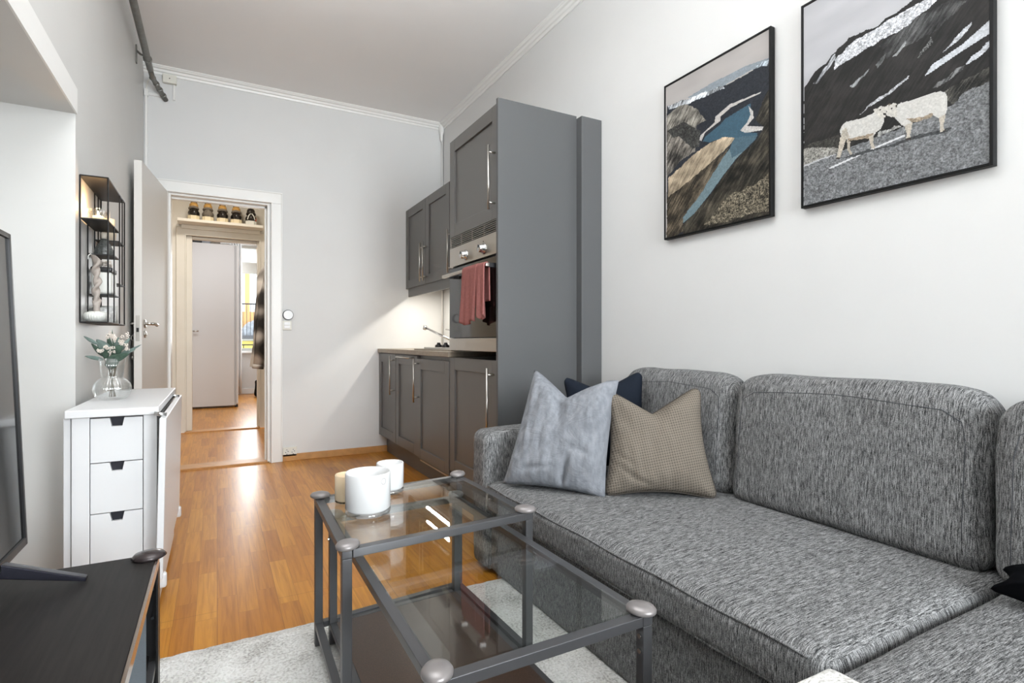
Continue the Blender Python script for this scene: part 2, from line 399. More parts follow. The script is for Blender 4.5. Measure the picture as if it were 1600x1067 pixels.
# ================================================================== THE ROOM SHELL
XL, XR, YB, YR, ZC = -.466, 1.834, 4.70, -2.40, 2.965
struct(bx(-.85, 2.0, YR-.15, 4.70, -.12, 0).build('floor', M['floor']))
struct(bx(-1.6, .78, 4.87, 6.60, -.12, 0).build('floor_hall', M['floor']))
struct(bx(-1.6, 2.2, 6.74, 11.3, -.12, 0).build('floor_bedroom', M['floor']))
struct(MB().box(-.32, .37, 4.70, 4.87, -.12, .014).build('trim_1', M['skirt'], bevel=.004))
struct(MB().box(-.30, .42, 6.60, 6.74, -.12, .014).build('trim_2', M['skirt'], bevel=.004))
struct(bx(-.85, 2.0, YR-.15, 4.85, ZC, ZC+.1).build('ceiling', M['ceiling']))
struct(bx(-1.6, .78, 4.85, 6.67, 2.8, 2.9).build('ceiling_hall', M['hallwall']))
struct(bx(-1.6, 2.2, 6.67, 11.3, 2.85, 2.95).build('ceiling_bedroom', M['trim']))
struct(bx(XR, 2.0, YR-.15, 4.85, 0, ZC).build('wall_right', M['wall']))
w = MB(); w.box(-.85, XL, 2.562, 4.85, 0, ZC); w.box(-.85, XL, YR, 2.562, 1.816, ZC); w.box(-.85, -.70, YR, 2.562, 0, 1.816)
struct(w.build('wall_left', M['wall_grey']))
struct(bx(XL, XL+.006, YR, 2.562, 1.816, 1.909).build('trim_3', M['trim']))
w = MB(); w.box(XL, -.315, YB, 4.85, 0, ZC); w.box(.365, XR, YB, 4.85, 0, ZC); w.box(-.315, .365, YB, 4.85, 2.06, ZC)
struct(w.build('wall_back', M['wall']))
# rear wall with its two windows (behind the camera)
w = MB(); w.box(-.70, -.35, YR-.15, YR, 0, ZC); w.box(.56, .83, YR-.15, YR, 0, ZC); w.box(1.74, XR, YR-.15, YR, 0, ZC)
w.box(-.35, .56, YR-.15, YR, 0, .85); w.box(-.35, .56, YR-.15, YR, 2.4, ZC); w.box(.83, 1.74, YR-.15, YR, 0, .85); w.box(.83, 1.74, YR-.15, YR, 2.4, ZC)
struct(w.build('wall_rear', M['wall']))
def window(name, x0, x1, y, z0, z1, mull=(), trans=(), fw=.05, d=.06, mt='trim'):
    w = thing(name, None, None, ((x0+x1)/2, y, z0)); w['kind'] = 'structure'
    f = MB(); f.box(x0, x0+fw, y-d/2, y+d/2, z0, z1); f.box(x1-fw, x1, y-d/2, y+d/2, z0, z1)
    f.box(x0+fw, x1-fw, y-d/2, y+d/2, z0, z0+fw); f.box(x0+fw, x1-fw, y-d/2, y+d/2, z1-fw, z1)
    for x in mull: f.box(x-fw/2, x+fw/2, y-d/2, y+d/2, z0+fw, z1-fw)
    for (z, h) in trans: f.box(x0+fw, x1-fw, y-d/2-.01, y+d/2+.004, z-h/2, z+h/2)
    f.build('window_frame', M[mt], w, bevel=.004)
    bx(x0+fw, x1-fw, y-.004, y+.004, z0+fw, z1-fw).build('pane', M['pane'], w)
    return w
window('window_1', -.35, .56, YR-.08, .85, 2.4, (.105,))
window('window_2', .83, 1.74, YR-.08, .85, 2.4, (1.285,))

# ceiling mouldings
def cornice(name, a, b, nrm, drop=.055, out=.05):
    """profiled moulding from a to b, nrm = direction into the room"""
    a = Vector(a); b = Vector(b); n = Vector(nrm)
    prof = [(0, -drop), (.008, -drop), (.012, -drop*.72), (.022, -drop*.66), (.028, -drop*.4), (.040, -drop*.34), (out-.004, -.010), (out, -.008), (out, 0), (0, 0)]
    m = MB(); A = [m.bm.verts.new(a+n*u+Vector((0, 0, v))) for u, v in prof]; B = [m.bm.verts.new(b+n*u+Vector((0, 0, v))) for u, v in prof]
    k = len(prof)
    for i in range(k): m.bm.faces.new([A[i], A[(i+1) % k], B[(i+1) % k], B[i]])
    m.bm.faces.new(A[::-1]); m.bm.faces.new(B)
    return struct(m.build(name, M['trim']))
cornice('trim_4', (XL, YB, ZC), (XR, YB, ZC), (0, -1, 0))
cornice('trim_5', (XR, YB-.05, ZC), (XR, YR, ZC), (-1, 0, 0))
m = MB(); m.lathe([(.004, 2.80), (.012, 2.82), (.014, 2.86), (.022, 2.88), (.026, 2.905), (.026, 2.955)], (XR-.022, YB-.022, 0), 16)
m.tube([(XR-.012, YB-.012, .93), (XR-.012, YB-.012, 2.82)], .008, 8)
struct(m.build('trim_6', M['trim'], smooth=True))
# skirting of the back wall and the right wall
struct(MB().box(.462, 1.31, YB-.014, YB, 0, .055).build('baseboard_back', M['skirt'], bevel=.003))
struct(MB().box(XL, XL+.012, 3.1, 4.69, 0, .055).build('baseboard_left', M['skirt'], bevel=.003))
# door casing around the near opening
def casing(name, x0, x1, zt, y, wd, head=None, dep=.022, matl='trim'):
    m = MB(); h = head or wd
    for (a, b) in ((x0-wd, x0), (x1, x1+wd)): m.box(a, b, y-dep, y, 0, zt)
    m.box(x0-wd, x1+wd, y-dep, y, zt, zt+h)
    # raised inner bead
    m.box(x0-.012, x0+.0, y-dep-.010, y-dep, 0, zt); m.box(x1, x1+.012, y-dep-.010, y-dep, 0, zt); m.box(x0-.012, x1+.012, y-dep-.010, y-dep, zt, zt+.012)
    m.box(x0-wd, x0-wd+.010, y-dep-.006, y-dep, 0, zt+h-.01); m.box(x1+wd-.010, x1+wd, y-dep-.006, y-dep, 0, zt+h-.01); m.box(x0-wd, x1+wd, y-dep-.006, y-dep, zt+h-.010, zt+h)
    return struct(m.build(name, M[matl], bevel=.003))
casing('trim_7', -.315, .375, 2.06, YB, .084, .088)
m = MB(); m.box(.350, .365, YB, 4.85, 0, 2.06); m.box(-.315, -.300, YB, 4.85, 0, 2.06); m.box(-.300, .350, YB, 4.85, 2.045, 2.06)
m.box(.335, .350, 4.76, 4.80, 0, 2.045); m.box(-.30, .350, 4.76, 4.80, 2.03, 2.045)
struct(m.build('trim_8', M['trim'], bevel=.002))
# hall
struct(bx(.62, .78, 4.85, 6.67, 0, 2.8).build('wall_hall_right', M['hallwall']))
struct(bx(-1.6, -1.45, 4.85, 6.67, 0, 2.8).build('wall_hall_left', M['hallwall']))
w = MB(); w.box(-1.45, -.287, 6.67, 6.79, 0, 2.8); w.box(.413, .62, 6.67, 6.79, 0, 2.8); w.box(-.287, .413, 6.67, 6.79, 2.09, 2.8)
struct(w.build('wall_hall_far', M['hallwall']))
struct(bx(-1.45, -.85, 4.85, 4.9, 0, 2.8).build('wall_hall_near', M['hallwall']))
casing('trim_9', -.287, .413, 2.085, 6.67, .09, .085, .02, 'hallwall')
m = MB(); m.box(-.287, -.235, 6.69, 6.79, .014, 2.085); m.box(-.235, .405, 6.72, 6.79, 2.06, 2.085); m.box(.395, .413, 6.69, 6.79, .014, 2.085)
struct(m.build('trim_10', M['hallwall'], bevel=.003))
# bedroom
struct(bx(2.05, 2.2, 6.79, 11.3, 0, 2.85).build('wall_bedroom_right', M['wall']))
struct(bx(-1.6, -1.45, 6.79, 11.3, 0, 2.85).build('wall_bedroom_left', M['wall']))
w = MB(); w.box(-1.45, .05, 11.1, 11.3, 0, 2.85); w.box(1.25, 2.05, 11.1, 11.3, 0, 2.85); w.box(.05, 1.25, 11.1, 11.3, 0, .79); w.box(.05, 1.25, 11.1, 11.3, 2.74, 2.85)
struct(w.build('wall_bedroom_far', M['wall']))
w = MB(); w.box(.62, 2.05, 6.67, 6.79, 0, 2.85)
struct(w.build('wall_bedroom_near', M['wall']))
window('window_3', .05, 1.25, 11.2, .79, 2.74, (), ((2.33, .20),), .05, .1, 'windowframe')
struct(bx(.0, 1.3, 11.02, 11.1, .75, .79).build('trim_11', M['trim'], bevel=.004))
struct(bx(-1.45, 2.05, 11.075, 11.1, 0, .10).build('baseboard_bedroom', M['trim'], bevel=.004))

# ------------------------------------------------------------------ the open door against the left wall
d = thing('door_1', None, None, (-.315, 4.66, 0)); d['kind'] = 'structure'
ang = math.atan2(-.067, -.73)  # leaf direction, hinge -> free edge (x, y)
hx, hy = -.317, 4.655; fx, fy = -.398, 3.93
D = Vector((fx-hx, fy-hy, 0)); L = D.length; D.normalize(); N = Vector((-D.y, D.x, 0))
if N.x < 0: N = -N
Md = Matrix(((D.x, N.x, 0, hx), (D.y, N.y, 0, hy), (0, 0, 1, 0), (0, 0, 0, 1)))
MB().box(0, L, -.042, 0, .012, 2.055, Md).build('door_leaf', M['door'], d, bevel=.003)
MB().box(L-.001, L+.002, -.032, -.010, .965, 1.12, Md).build('lock_plate', M['steel'], d, bevel=.001)
MB().box(L+.0015, L+.006, -.027, -.015, 1.02, 1.045, Md).build('latch', M['dark'], d)
def lever(side, zc):
    m = MB(); y0 = 0 if side > 0 else -.042; s = side
    P = lambda a, b, z: Md @ Vector((a, b, z))
    ly = L-.062
    m.tube([P(ly, y0, zc), P(ly, y0+s*.006, zc)], .026, 20)
    m.tube([P(ly, y0, zc), P(ly, y0+s*.042, zc)], .009, 12)
    m.tube([P(ly+.004, y0+s*.042, zc), P(ly-.06, y0+s*.046, zc), P(ly-.115, y0+s*.044, zc-.002), P(ly-.122, y0+s*.040, zc-.008)], .0095, 12)
    return m
lever(1, 1.072).build('handle', M['steel'], d, smooth=True)
lever(-1, 1.072).build('handle', M['steel'], d, smooth=True)
m = MB(); P = lambda a, b, z: Md @ Vector((a, b, z))
m.tube([P(L-.062, 0, 1.008), P(L-.062, .007, 1.008)], .022, 20); m.tube([P(L-.062, .006, 1.008), P(L-.062, .012, 1.008)], .009, 12)
m.build('lock_rose', M['steel'], d, smooth=True)
# keys hanging from the lock on the wall side
k = thing('key_bunch', 'small bunch of silver keys hanging behind the open white door', 'keys', tuple(P(L-.03, -.07, .86)))
m = MB(); m.tube([P(L-.062, -.042, 1.0), P(L-.062, -.060, 1.0)], .006, 8)
m.tube([P(L-.05+.0*math.cos(a), -.055+.012*math.cos(a), .985+.016*math.sin(a)) for a in np.linspace(0, 2*PI, 14)[:-1]], .0018, 6, closed=True)
m.build('key_ring', M['steel'], k, smooth=True)
for i, (a, z0, z1) in enumerate(((0, .97, .90), (.006, .955, .865), (-.006, .96, .88))):
    m = MB(); m.tube([P(L-.05+a, -.055, z0), P(L-.05+a*2, -.055, z1)], .003, 6)
    m.tube([P(L-.05+a*2, -.058, z1), P(L-.05+a*2, -.052, z1)], .013, 10); m.build('key', M['steel'], k)

# ------------------------------------------------------------------ picture prints
def poly_mask(U, V, pts):
    inside = np.zeros(U.shape, bool); n = len(pts); j = n-1
    for i in range(n):
        xi, yi = pts[i]; xj, yj = pts[j]
        if yi != yj:
            c = ((yi > V) != (yj > V)) & (U < (xj-xi)*(V-yi)/(yj-yi)+xi)
            inside ^= c
        j = i
    return inside
def lin(a):
    a = np.clip(a, 0, 255)/255.0
    return np.where(a <= .04045, a/12.92, ((a+.055)/1.055)**2.4)
def fbm(rs, H, W, scales):
    out = np.zeros((H, W)); tot = 0
    for sx, sy, amp in scales:
        gh, gw = max(2, int(H/sy)+2), max(2, int(W/sx)+2); g = rs.rand(gh, gw)
        y = np.linspace(0, gh-1.001, H); x = np.linspace(0, gw-1.001, W); yi = y.astype(int); xi = x.astype(int); fy = (y-yi)[:, None]; fx = (x-xi)[None, :]
        a = g[np.ix_(yi, xi)]; b = g[np.ix_(yi, xi+1)]; c = g[np.ix_(yi+1, xi)]; d2 = g[np.ix_(yi+1, xi+1)]
        out += amp*((a*(1-fx)+b*fx)*(1-fy)+(c*(1-fx)+d2*fx)*fy); tot += amp
    return out/tot
def paint(W, H, sky, polys, seed):
    rs = np.random.RandomState(seed)
    U, V = np.meshgrid((np.arange(W)+.5)/W, (np.arange(H)+.5)/H)
    wob = .009
    U2 = U+(fbm(rs, H, W, [(9, 9, 1), (4, 4, .6)])-.5)*wob*2; V2 = V+(fbm(rs, H, W, [(9, 9, 1), (4, 4, .6)])-.5)*wob*2
    img = np.zeros((H, W, 3)); sk = fbm(rs, H, W, [(60, 25, 1), (25, 10, .4)])
    for k in range(3): img[:, :, k] = sky[k]+(sk-.5)*26
    rough = fbm(rs, H, W, [(6, 6, .3), (2.5, 2.5, .6), (1.15, 1.15, 1.2)])
    rough = np.clip((rough-.5)*2.4, -1, 1)
    st = fbm(rs, H, W, [(3, 16, .8), (1.6, 7, 1), (1.2, 1.2, .4)])
    for r in range(H): st[r] = np.roll(st[r], -int(r*.75))
    big = np.clip((fbm(rs, H, W, [(26, 18, 1), (11, 8, .7)])-.5)*3, -1, 1)
    st = np.clip((st-.5)*2.6, -1, 1)*.75+big*.55
    for (c, nz, pts) in polys:
        fine = nz <= .15
        mk = poly_mask(U if fine else U2, V if fine else V2, pts)
        for k in range(3):
            tx = st if nz in (.35, .7, .8, .9) else rough
            ch = img[:, :, k]; val = c[k]*(1+nz*tx)+nz*tx*20
            ch[mk] = val[mk]
    return lin(img*.88)
def picture(name, label, y0, y1, z0, z1, xf, W, H, sky, polys, seed):
    t = thing(name, label, 'picture', ((XR+xf)/2, (y0+y1)/2, z0), 'framed landscape prints on the right wall')
    fw = .0085; xb = XR-.004
    f = MB(); f.box(xf, xb, y0, y0+fw, z0, z1); f.box(xf, xb, y1-fw, y1, z0, z1); f.box(xf, xb, y0+fw, y1-fw, z0, z0+fw); f.box(xf, xb, y0+fw, y1-fw, z1-fw, z1)
    f.build('picture_frame', M['framepaint'], t, bevel=.001)
    img = paint(W, H, sky, polys, seed)
    a0, a1, b0, b1 = y0+fw, y1-fw, z0+fw, z1-fw
    verts = []; cols = np.ones((H*W*4, 4)); xs = xf+.003
    ys = np.linspace(a1, a0, W+1); zs = np.linspace(b1, b0, H+1)
    org = ORG[t]
    vv = np.zeros(((W+1)*(H+1), 3)); Yg, Zg = np.meshgrid(ys, zs); vv[:, 0] = xs-org.x; vv[:, 1] = Yg.ravel()-org.y; vv[:, 2] = Zg.ravel()-org.z
    idx = np.arange((W+1)*(H+1)).reshape(H+1, W+1)
    faces = np.stack([idx[:-1, :-1], idx[1:, :-1], idx[1:, 1:], idx[:-1, 1:]], -1).reshape(-1, 4)
    # a thin backing slab shares the mesh
    n0 = len(vv); xb2 = XR-.006
    back = np.array([(xb2-org.x, y-org.y, z-org.z) for z in (b0, b1) for y in (a0, a1)])
    vv = np.vstack([vv, back]); c00, c01, c10, c11 = idx[H, W], idx[H, 0], idx[0, W], idx[0, 0]
    fl = faces.tolist()+[[n0, n0+1, n0+3, n0+2], [int(c00), int(c01), n0+1, n0], [int(c10), n0+2, n0+3, int(c11)]]
    me = bpy.data.meshes.new('print'); me.from_pydata(vv.tolist(), [], fl)
    at = me.color_attributes.new('art', 'FLOAT_COLOR', 'CORNER')
    n = H*W; cc = np.ones((len(me.loops), 4)); cc[:n*4, :3] = np.repeat(img.reshape(-1, 3), 4, axis=0); cc[n*4:, :3] = .02
    at.data.foreach_set('color', cc.ravel())
    me.materials.append(M['art']); o = bpy.data.objects.new('print', me); C.objects.link(o); o.parent = t
M['art'] = attrmat('photographic_print')
# [1.808 1.849 2.135] [1.808 1.287 1.427]
ART1 = [
  ((150, 160, 168), 0.1, [(0.248, 0.14), (0.488, 0.129), (0.808, 0.133), (1.006, 0.155), (1.006, 0.19), (0.848, 0.171), (0.599, 0.182), (0.322, 0.181)]),
  ((40, 44, 52), 0.25, [(0.012, 0.127), (0.198, 0.145), (0.488, 0.175), (0.664, 0.185), (0.887, 0.177), (1.012, 0.175), (1.054, 1.026), (0.012, 1.019)]),
  ((185, 190, 195), 0.9, [(0.025, 0.129), (0.273, 0.153), (0.599, 0.178), (0.62, 0.198), (0.453, 0.188), (0.273, 0.185), (0.038, 0.158)]),
  ((170, 180, 190), 0.9, [(0.887, 0.164), (1.012, 0.166), (1.012, 0.2), (0.944, 0.177)]),
  ((128, 124, 116), 0.7, [(0.017, 0.19), (0.146, 0.166), (0.248, 0.185), (0.345, 0.245), (0.445, 0.336), (0.345, 0.337), (0.322, 0.43), (0.334, 0.505), (0.171, 0.525), (0.012, 0.596)]),
  ((62, 62, 60), 0.6, [(0.017, 0.295), (0.198, 0.282), (0.382, 0.389), (0.37, 0.485), (0.248, 0.47), (0.119, 0.381)]),
  ((138, 132, 124), 0.7, [(0.017, 0.356), (0.146, 0.357), (0.334, 0.505), (0.171, 0.525), (0.012, 0.596)]),
  ((205, 200, 196), 0.1, [(0.37, 0.443), (0.382, 0.417), (0.522, 0.375), (0.532, 0.342), (0.664, 0.308), (0.935, 0.318), (0.925, 0.326), (0.685, 0.327), (0.578, 0.355), (0.582, 0.379), (0.43, 0.411), (0.393, 0.452)]),
  ((66, 98, 116), 0.08, [(0.407, 0.459), (0.43, 0.436), (0.578, 0.401), (0.62, 0.381), (0.848, 0.356), (0.848, 0.394), (0.858, 0.434), (0.768, 0.488), (0.808, 0.509), (0.906, 0.537), (0.887, 0.569), (0.727, 0.635), (0.664, 0.567), (0.706, 0.514), (0.532, 0.482), (0.476, 0.482)]),
  ((120, 142, 150), 0.1, [(0.706, 0.514), (0.808, 0.531), (0.887, 0.569), (0.727, 0.635), (0.599, 0.713), (0.488, 0.789), (0.322, 0.886), (0.198, 0.932), (0.192, 0.894), (0.37, 0.781), (0.532, 0.647), (0.664, 0.567)]),
  ((82, 108, 122), 0.1, [(0.706, 0.514), (0.906, 0.548), (0.887, 0.569), (0.787, 0.609), (0.685, 0.625), (0.664, 0.567)]),
  ((208, 205, 202), 0.15, [(0.831, 0.366), (0.871, 0.407), (0.873, 0.446), (0.818, 0.475), (0.954, 0.515), (0.944, 0.531), (0.808, 0.511), (0.758, 0.485), (0.818, 0.456), (0.848, 0.42)]),
  ((185, 168, 144), 0.35, [(0.027, 0.606), (0.322, 0.518), (0.488, 0.485), (0.599, 0.485), (0.71, 0.512), (0.653, 0.551), (0.532, 0.592), (0.273, 0.677), (0.027, 0.742)]),
  ((78, 70, 58), 0.9, [(0.012, 0.74), (0.273, 0.67), (0.532, 0.595), (0.668, 0.559), (0.543, 0.648), (0.382, 0.783), (0.192, 0.894), (0.202, 0.984), (0.012, 1.019)]),
  ((56, 52, 44), 0.8, [(1.017, 0.307), (0.944, 0.384), (0.887, 0.456), (0.962, 0.52), (0.896, 0.572), (0.727, 0.641), (0.599, 0.721), (0.488, 0.795), (0.322, 0.893), (0.198, 0.939), (0.198, 1.02), (1.054, 1.038)]),
  ((105, 98, 84), 1.0, [(1.017, 0.774), (0.868, 0.819), (0.664, 0.834), (0.418, 0.971), (0.599, 0.99), (0.868, 0.971), (1.044, 0.987)]),
]
ART2 = [
  ((36, 34, 33), 0.35, [(0.002, 0.402), (0.082, 0.349), (0.176, 0.321), (0.22, 0.294), (0.299, 0.263), (0.462, 0.268), (0.649, 0.232), (0.69, 0.198), (1.015, 0.339), (1.015, 0.707), (0.82, 0.739), (0.609, 0.765), (0.462, 0.775), (0.251, 0.788), (0.002, 0.76)]),
  ((215, 217, 222), 0.45, [(0.201, 0.383), (0.213, 0.334), (0.312, 0.29), (0.439, 0.278), (0.649, 0.257), (0.747, 0.255), (0.803, 0.263), (0.738, 0.297), (0.609, 0.334), (0.483, 0.343), (0.324, 0.359), (0.238, 0.372)]),
  ((60, 60, 60), 0.8, [(0.473, 0.362), (0.69, 0.314), (0.839, 0.31), (0.908, 0.339), (0.747, 0.412), (0.569, 0.413), (0.515, 0.439)]),
  ((150, 152, 156), 0.9, [(0.069, 0.403), (0.213, 0.306), (0.22, 0.327), (0.096, 0.412)]),
  ((216, 220, 226), 0.15, [(0.709, 0.575), (0.747, 0.538), (0.883, 0.505), (1.004, 0.451), (1.011, 0.502), (0.866, 0.535), (0.747, 0.567)]),
  ((200, 203, 208), 0.3, [(0.793, 0.505), (0.856, 0.468), (0.929, 0.425), (0.925, 0.443), (0.866, 0.484)]),
  ((208, 212, 218), 0.2, [(0.9, 0.594), (0.925, 0.571), (1.008, 0.524), (1.008, 0.554), (0.943, 0.588)]),
  ((190, 192, 196), 0.4, [(0.358, 0.641), (0.439, 0.608), (0.636, 0.547), (0.63, 0.56), (0.527, 0.594), (0.427, 0.623)]),
  ((110, 112, 112), 0.8, [(0.548, 0.44), (0.615, 0.383), (0.615, 0.405), (0.569, 0.443)]),
  ((100, 102, 102), 0.8, [(0.45, 0.442), (0.515, 0.405), (0.5, 0.433), (0.462, 0.459)]),
  ((105, 107, 108), 0.8, [(0.299, 0.494), (0.416, 0.445), (0.41, 0.456), (0.324, 0.501)]),
  ((105, 106, 106), 0.9, [(0.747, 0.633), (0.866, 0.59), (0.9, 0.594), (0.839, 0.621), (0.776, 0.641)]),
  ((96, 97, 96), 1.0, [(0.67, 0.491), (0.738, 0.425), (0.747, 0.448), (0.709, 0.472)]),
  ((92, 90, 84), 0.8, [(0.747, 0.681), (0.891, 0.646), (1.015, 0.633), (1.015, 0.7), (0.839, 0.725)]),
  ((126, 128, 130), 0.42, [(0.002, 0.806), (0.251, 0.783), (0.462, 0.766), (0.609, 0.76), (0.82, 0.739), (0.891, 0.7), (1.015, 0.686), (1.015, 1.047), (0.002, 1.03)]),
  ((150, 148, 142), 0.5, [(0.002, 0.706), (0.226, 0.759), (0.251, 0.78), (0.002, 0.796)]),
  ((60, 58, 54), 0.5, [(0.002, 0.7), (0.238, 0.7), (0.245, 0.763), (0.002, 0.709)]),
  ((165, 165, 162), 0.5, [(0.462, 0.749), (0.59, 0.747), (0.594, 0.756), (0.462, 0.766)]),
  ((232, 233, 235), 0.1, [(0.169, 0.844), (0.416, 0.813), (0.609, 0.793), (0.617, 0.801), (0.439, 0.818), (0.182, 0.852)]),
  ((70, 72, 74), 0.3, [(0.232, 0.815), (0.324, 0.813), (0.421, 0.812), (0.483, 0.819), (0.609, 0.816), (0.649, 0.812), (0.784, 0.822), (0.839, 0.819), (0.82, 0.835), (0.649, 0.831), (0.473, 0.826), (0.324, 0.824)]),
  ((218, 216, 211), 0.1, [(0.241, 0.683), (0.257, 0.66), (0.282, 0.651), (0.37, 0.66), (0.433, 0.656), (0.456, 0.648), (0.5, 0.67), (0.502, 0.706), (0.483, 0.736), (0.456, 0.745), (0.439, 0.76), (0.358, 0.753), (0.287, 0.739), (0.251, 0.717)]),
  ((168, 152, 132), 0.3, [(0.287, 0.732), (0.358, 0.74), (0.439, 0.742), (0.439, 0.76), (0.358, 0.756), (0.293, 0.745)]),
  ((214, 210, 202), 0.15, [(0.443, 0.636), (0.462, 0.64), (0.483, 0.634), (0.508, 0.646), (0.533, 0.637), (0.534, 0.644), (0.513, 0.659), (0.508, 0.69), (0.477, 0.69), (0.46, 0.663), (0.444, 0.646)]),
  ((205, 195, 180), 0.15, [(0.245, 0.712), (0.282, 0.73), (0.261, 0.772), (0.241, 0.816), (0.22, 0.809), (0.232, 0.765)]),
  ((190, 180, 165), 0.15, [(0.285, 0.74), (0.307, 0.75), (0.303, 0.786), (0.32, 0.813), (0.307, 0.813), (0.287, 0.783)]),
  ((205, 195, 180), 0.15, [(0.416, 0.755), (0.444, 0.75), (0.439, 0.786), (0.452, 0.815), (0.431, 0.813), (0.421, 0.783)]),
  ((220, 218, 213), 0.1, [(0.563, 0.657), (0.59, 0.651), (0.649, 0.657), (0.747, 0.657), (0.784, 0.659), (0.807, 0.673), (0.818, 0.694), (0.818, 0.739), (0.805, 0.772), (0.78, 0.772), (0.751, 0.75), (0.699, 0.752), (0.649, 0.749), (0.625, 0.768), (0.594, 0.749), (0.575, 0.726), (0.554, 0.702)]),
  ((165, 150, 130), 0.3, [(0.609, 0.726), (0.699, 0.742), (0.751, 0.74), (0.747, 0.755), (0.699, 0.756), (0.64, 0.75)]),
  ((216, 212, 204), 0.15, [(0.511, 0.654), (0.533, 0.644), (0.554, 0.641), (0.569, 0.651), (0.571, 0.707), (0.542, 0.7), (0.513, 0.684)]),
  ((205, 196, 182), 0.15, [(0.609, 0.756), (0.651, 0.75), (0.638, 0.805), (0.644, 0.819), (0.615, 0.821), (0.621, 0.796)]),
  ((40, 36, 34), 0.1, [(0.496, 0.67), (0.508, 0.671), (0.508, 0.681), (0.498, 0.68)]),
  ((60, 54, 50), 0.1, [(0.477, 0.647), (0.485, 0.648), (0.485, 0.654), (0.477, 0.653)]),
  ((60, 54, 50), 0.1, [(0.536, 0.661), (0.544, 0.66), (0.546, 0.666), (0.538, 0.667)]),
  ((50, 46, 42), 0.1, [(0.511, 0.664), (0.517, 0.666), (0.517, 0.673), (0.511, 0.671)]),
  ((120, 108, 92), 0.1, [(0.523, 0.64), (0.534, 0.637), (0.536, 0.643), (0.525, 0.647)]),
  ((60, 52, 46), 0.1, [(0.563, 0.654), (0.573, 0.653), (0.571, 0.669), (0.565, 0.664)]),
  ((190, 182, 168), 0.2, [(0.251, 0.684), (0.278, 0.673), (0.307, 0.727), (0.278, 0.733), (0.251, 0.714)]),
  ((60, 54, 48), 0.1, [(0.218, 0.805), (0.241, 0.809), (0.239, 0.819), (0.218, 0.812)]),
  ((60, 54, 48), 0.1, [(0.617, 0.811), (0.642, 0.813), (0.644, 0.824), (0.617, 0.822)]),
  ((60, 54, 48), 0.1, [(0.782, 0.816), (0.805, 0.819), (0.807, 0.828), (0.784, 0.828)]),
  ((205, 196, 182), 0.15, [(0.78, 0.766), (0.81, 0.76), (0.799, 0.809), (0.805, 0.825), (0.784, 0.828), (0.782, 0.796)]),
]
picture('framed_picture', 'black-framed colour print of a turquoise mountain lake below a rock ledge', 1.304, 1.851, 1.430, 2.137, 1.806, 200, 280, (192, 187, 184), ART1, 3)
picture('framed_picture', 'black-framed black and white print of two sheep meeting on a mountain road', .648, 1.186, 1.431, 2.144, 1.806, 240, 320, (200, 200, 204), ART2, 5)

# ------------------------------------------------------------------ pipe, boxes and switches on the walls
t = thing('metal_conduit', 'grey metal pipe along the top of the left wall, bending into the back wall', 'pipe', (-.40, 4.4, 2.82))
MB().tube([(-.402, -1.9, 2.82), (-.402, 4.42, 2.82)], .020, 16).build('pipe_run', M['pipe'], t, smooth=True)
MB().tube([(-.402, 4.42, 2.82), (-.396, 4.52, 2.805), (-.365, 4.62, 2.772), (-.330, 4.698, 2.733)], .017, 14).build('pipe_bend', M['pipe'], t, smooth=True)
for i in range(4):
    q = Vector((-.396, 4.52, 2.805)).lerp(Vector((-.345, 4.665, 2.752)), i/3); dd = Vector((.05, .145, -.053)).normalized()
    MB().tube([q-dd*.006, q+dd*.006], .0205, 14).build('pipe_collar', M['pipe'], t, smooth=True)
m = MB(); m.tube([(-.4655, 4.27, 2.865), (-.440, 4.27, 2.842), (-.402, 4.27, 2.835)], .007, 8); m.box(-.4655, -.459, 4.255, 4.285, 2.78, 2.895); m.tube([(-.402, 4.262, 2.82), (-.402, 4.278, 2.82)], .026, 14)
m.build('pipe_bracket', M['pipe'], t)
t = thing('junction_box', 'small cream square junction box on the back wall just under the ceiling', 'electrical box', (-.30, 4.69, 2.85))
MB().box(-.349, -.262, 4.665, 4.70, 2.852, 2.915).build('box_body', M['cream'], t, bevel=.004)
MB().tube([(-.305, 4.667, 2.884), (-.305, 4.6635, 2.884)], .004, 8).build('screw', M['dark'], t)
t = thing('cable_duct', 'thin white cable duct running down the corner beside the open door', 'cable duct', (-.45, 4.69, 2.0))
m = MB(); m.box(-.458, -.442, 4.684, 4.70, .06, 2.76); m.box(-.462, -.436, 4.678, 4.70, 2.735, 2.785); m.box(-.436, -.345, 4.686, 4.70, 2.745, 2.765); m.box(-.286, -.272, 4.688, 4.70, 2.74, 2.852)
m.build('duct', M['trim'], t, bevel=.002)
MB().tube([(-.449, 4.68, 2.785), (-.44, 4.675, 2.83), (-.42, 4.66, 2.86), (-.41, 4.60, 2.87)], .003, 6).build('cable', M['cream'], t)
t = thing('thermostat', 'round white thermostat dial with a dark ring beside the doorway', 'thermostat', (.502, 4.69, 1.177))
MB().tube([(.502, 4.70, 1.177), (.502, 4.688, 1.177)], .041, 32).build('dial_ring', M['dark'], t, smooth=False)
MB().tube([(.502, 4.70, 1.177), (.502, 4.675, 1.177)], .036, 32).build('dial', M['white'], t)
t = thing('light_switch', 'square white light switch under the round thermostat', 'switch', (.495, 4.69, 1.09))
MB().box(.460, .528, 4.688, 4.70, 1.056, 1.130).build('switch_plate', M['cream'], t, bevel=.003)
MB().box(.472, .516, 4.683, 4.69, 1.068, 1.092).build('rocker', M['white'], t, bevel=.002)
MB().box(.472, .516, 4.683, 4.69, 1.094, 1.118).build('rocker', M['white'], t, bevel=.002)
t = thing('wall_socket', 'white double wall socket just above the oak skirting by the doorway', 'socket', (.51, 4.69, .07))
MB().box(.463, .568, 4.686, 4.70, .036, .112).build('socket_plate', M['cream'], t, bevel=.003)
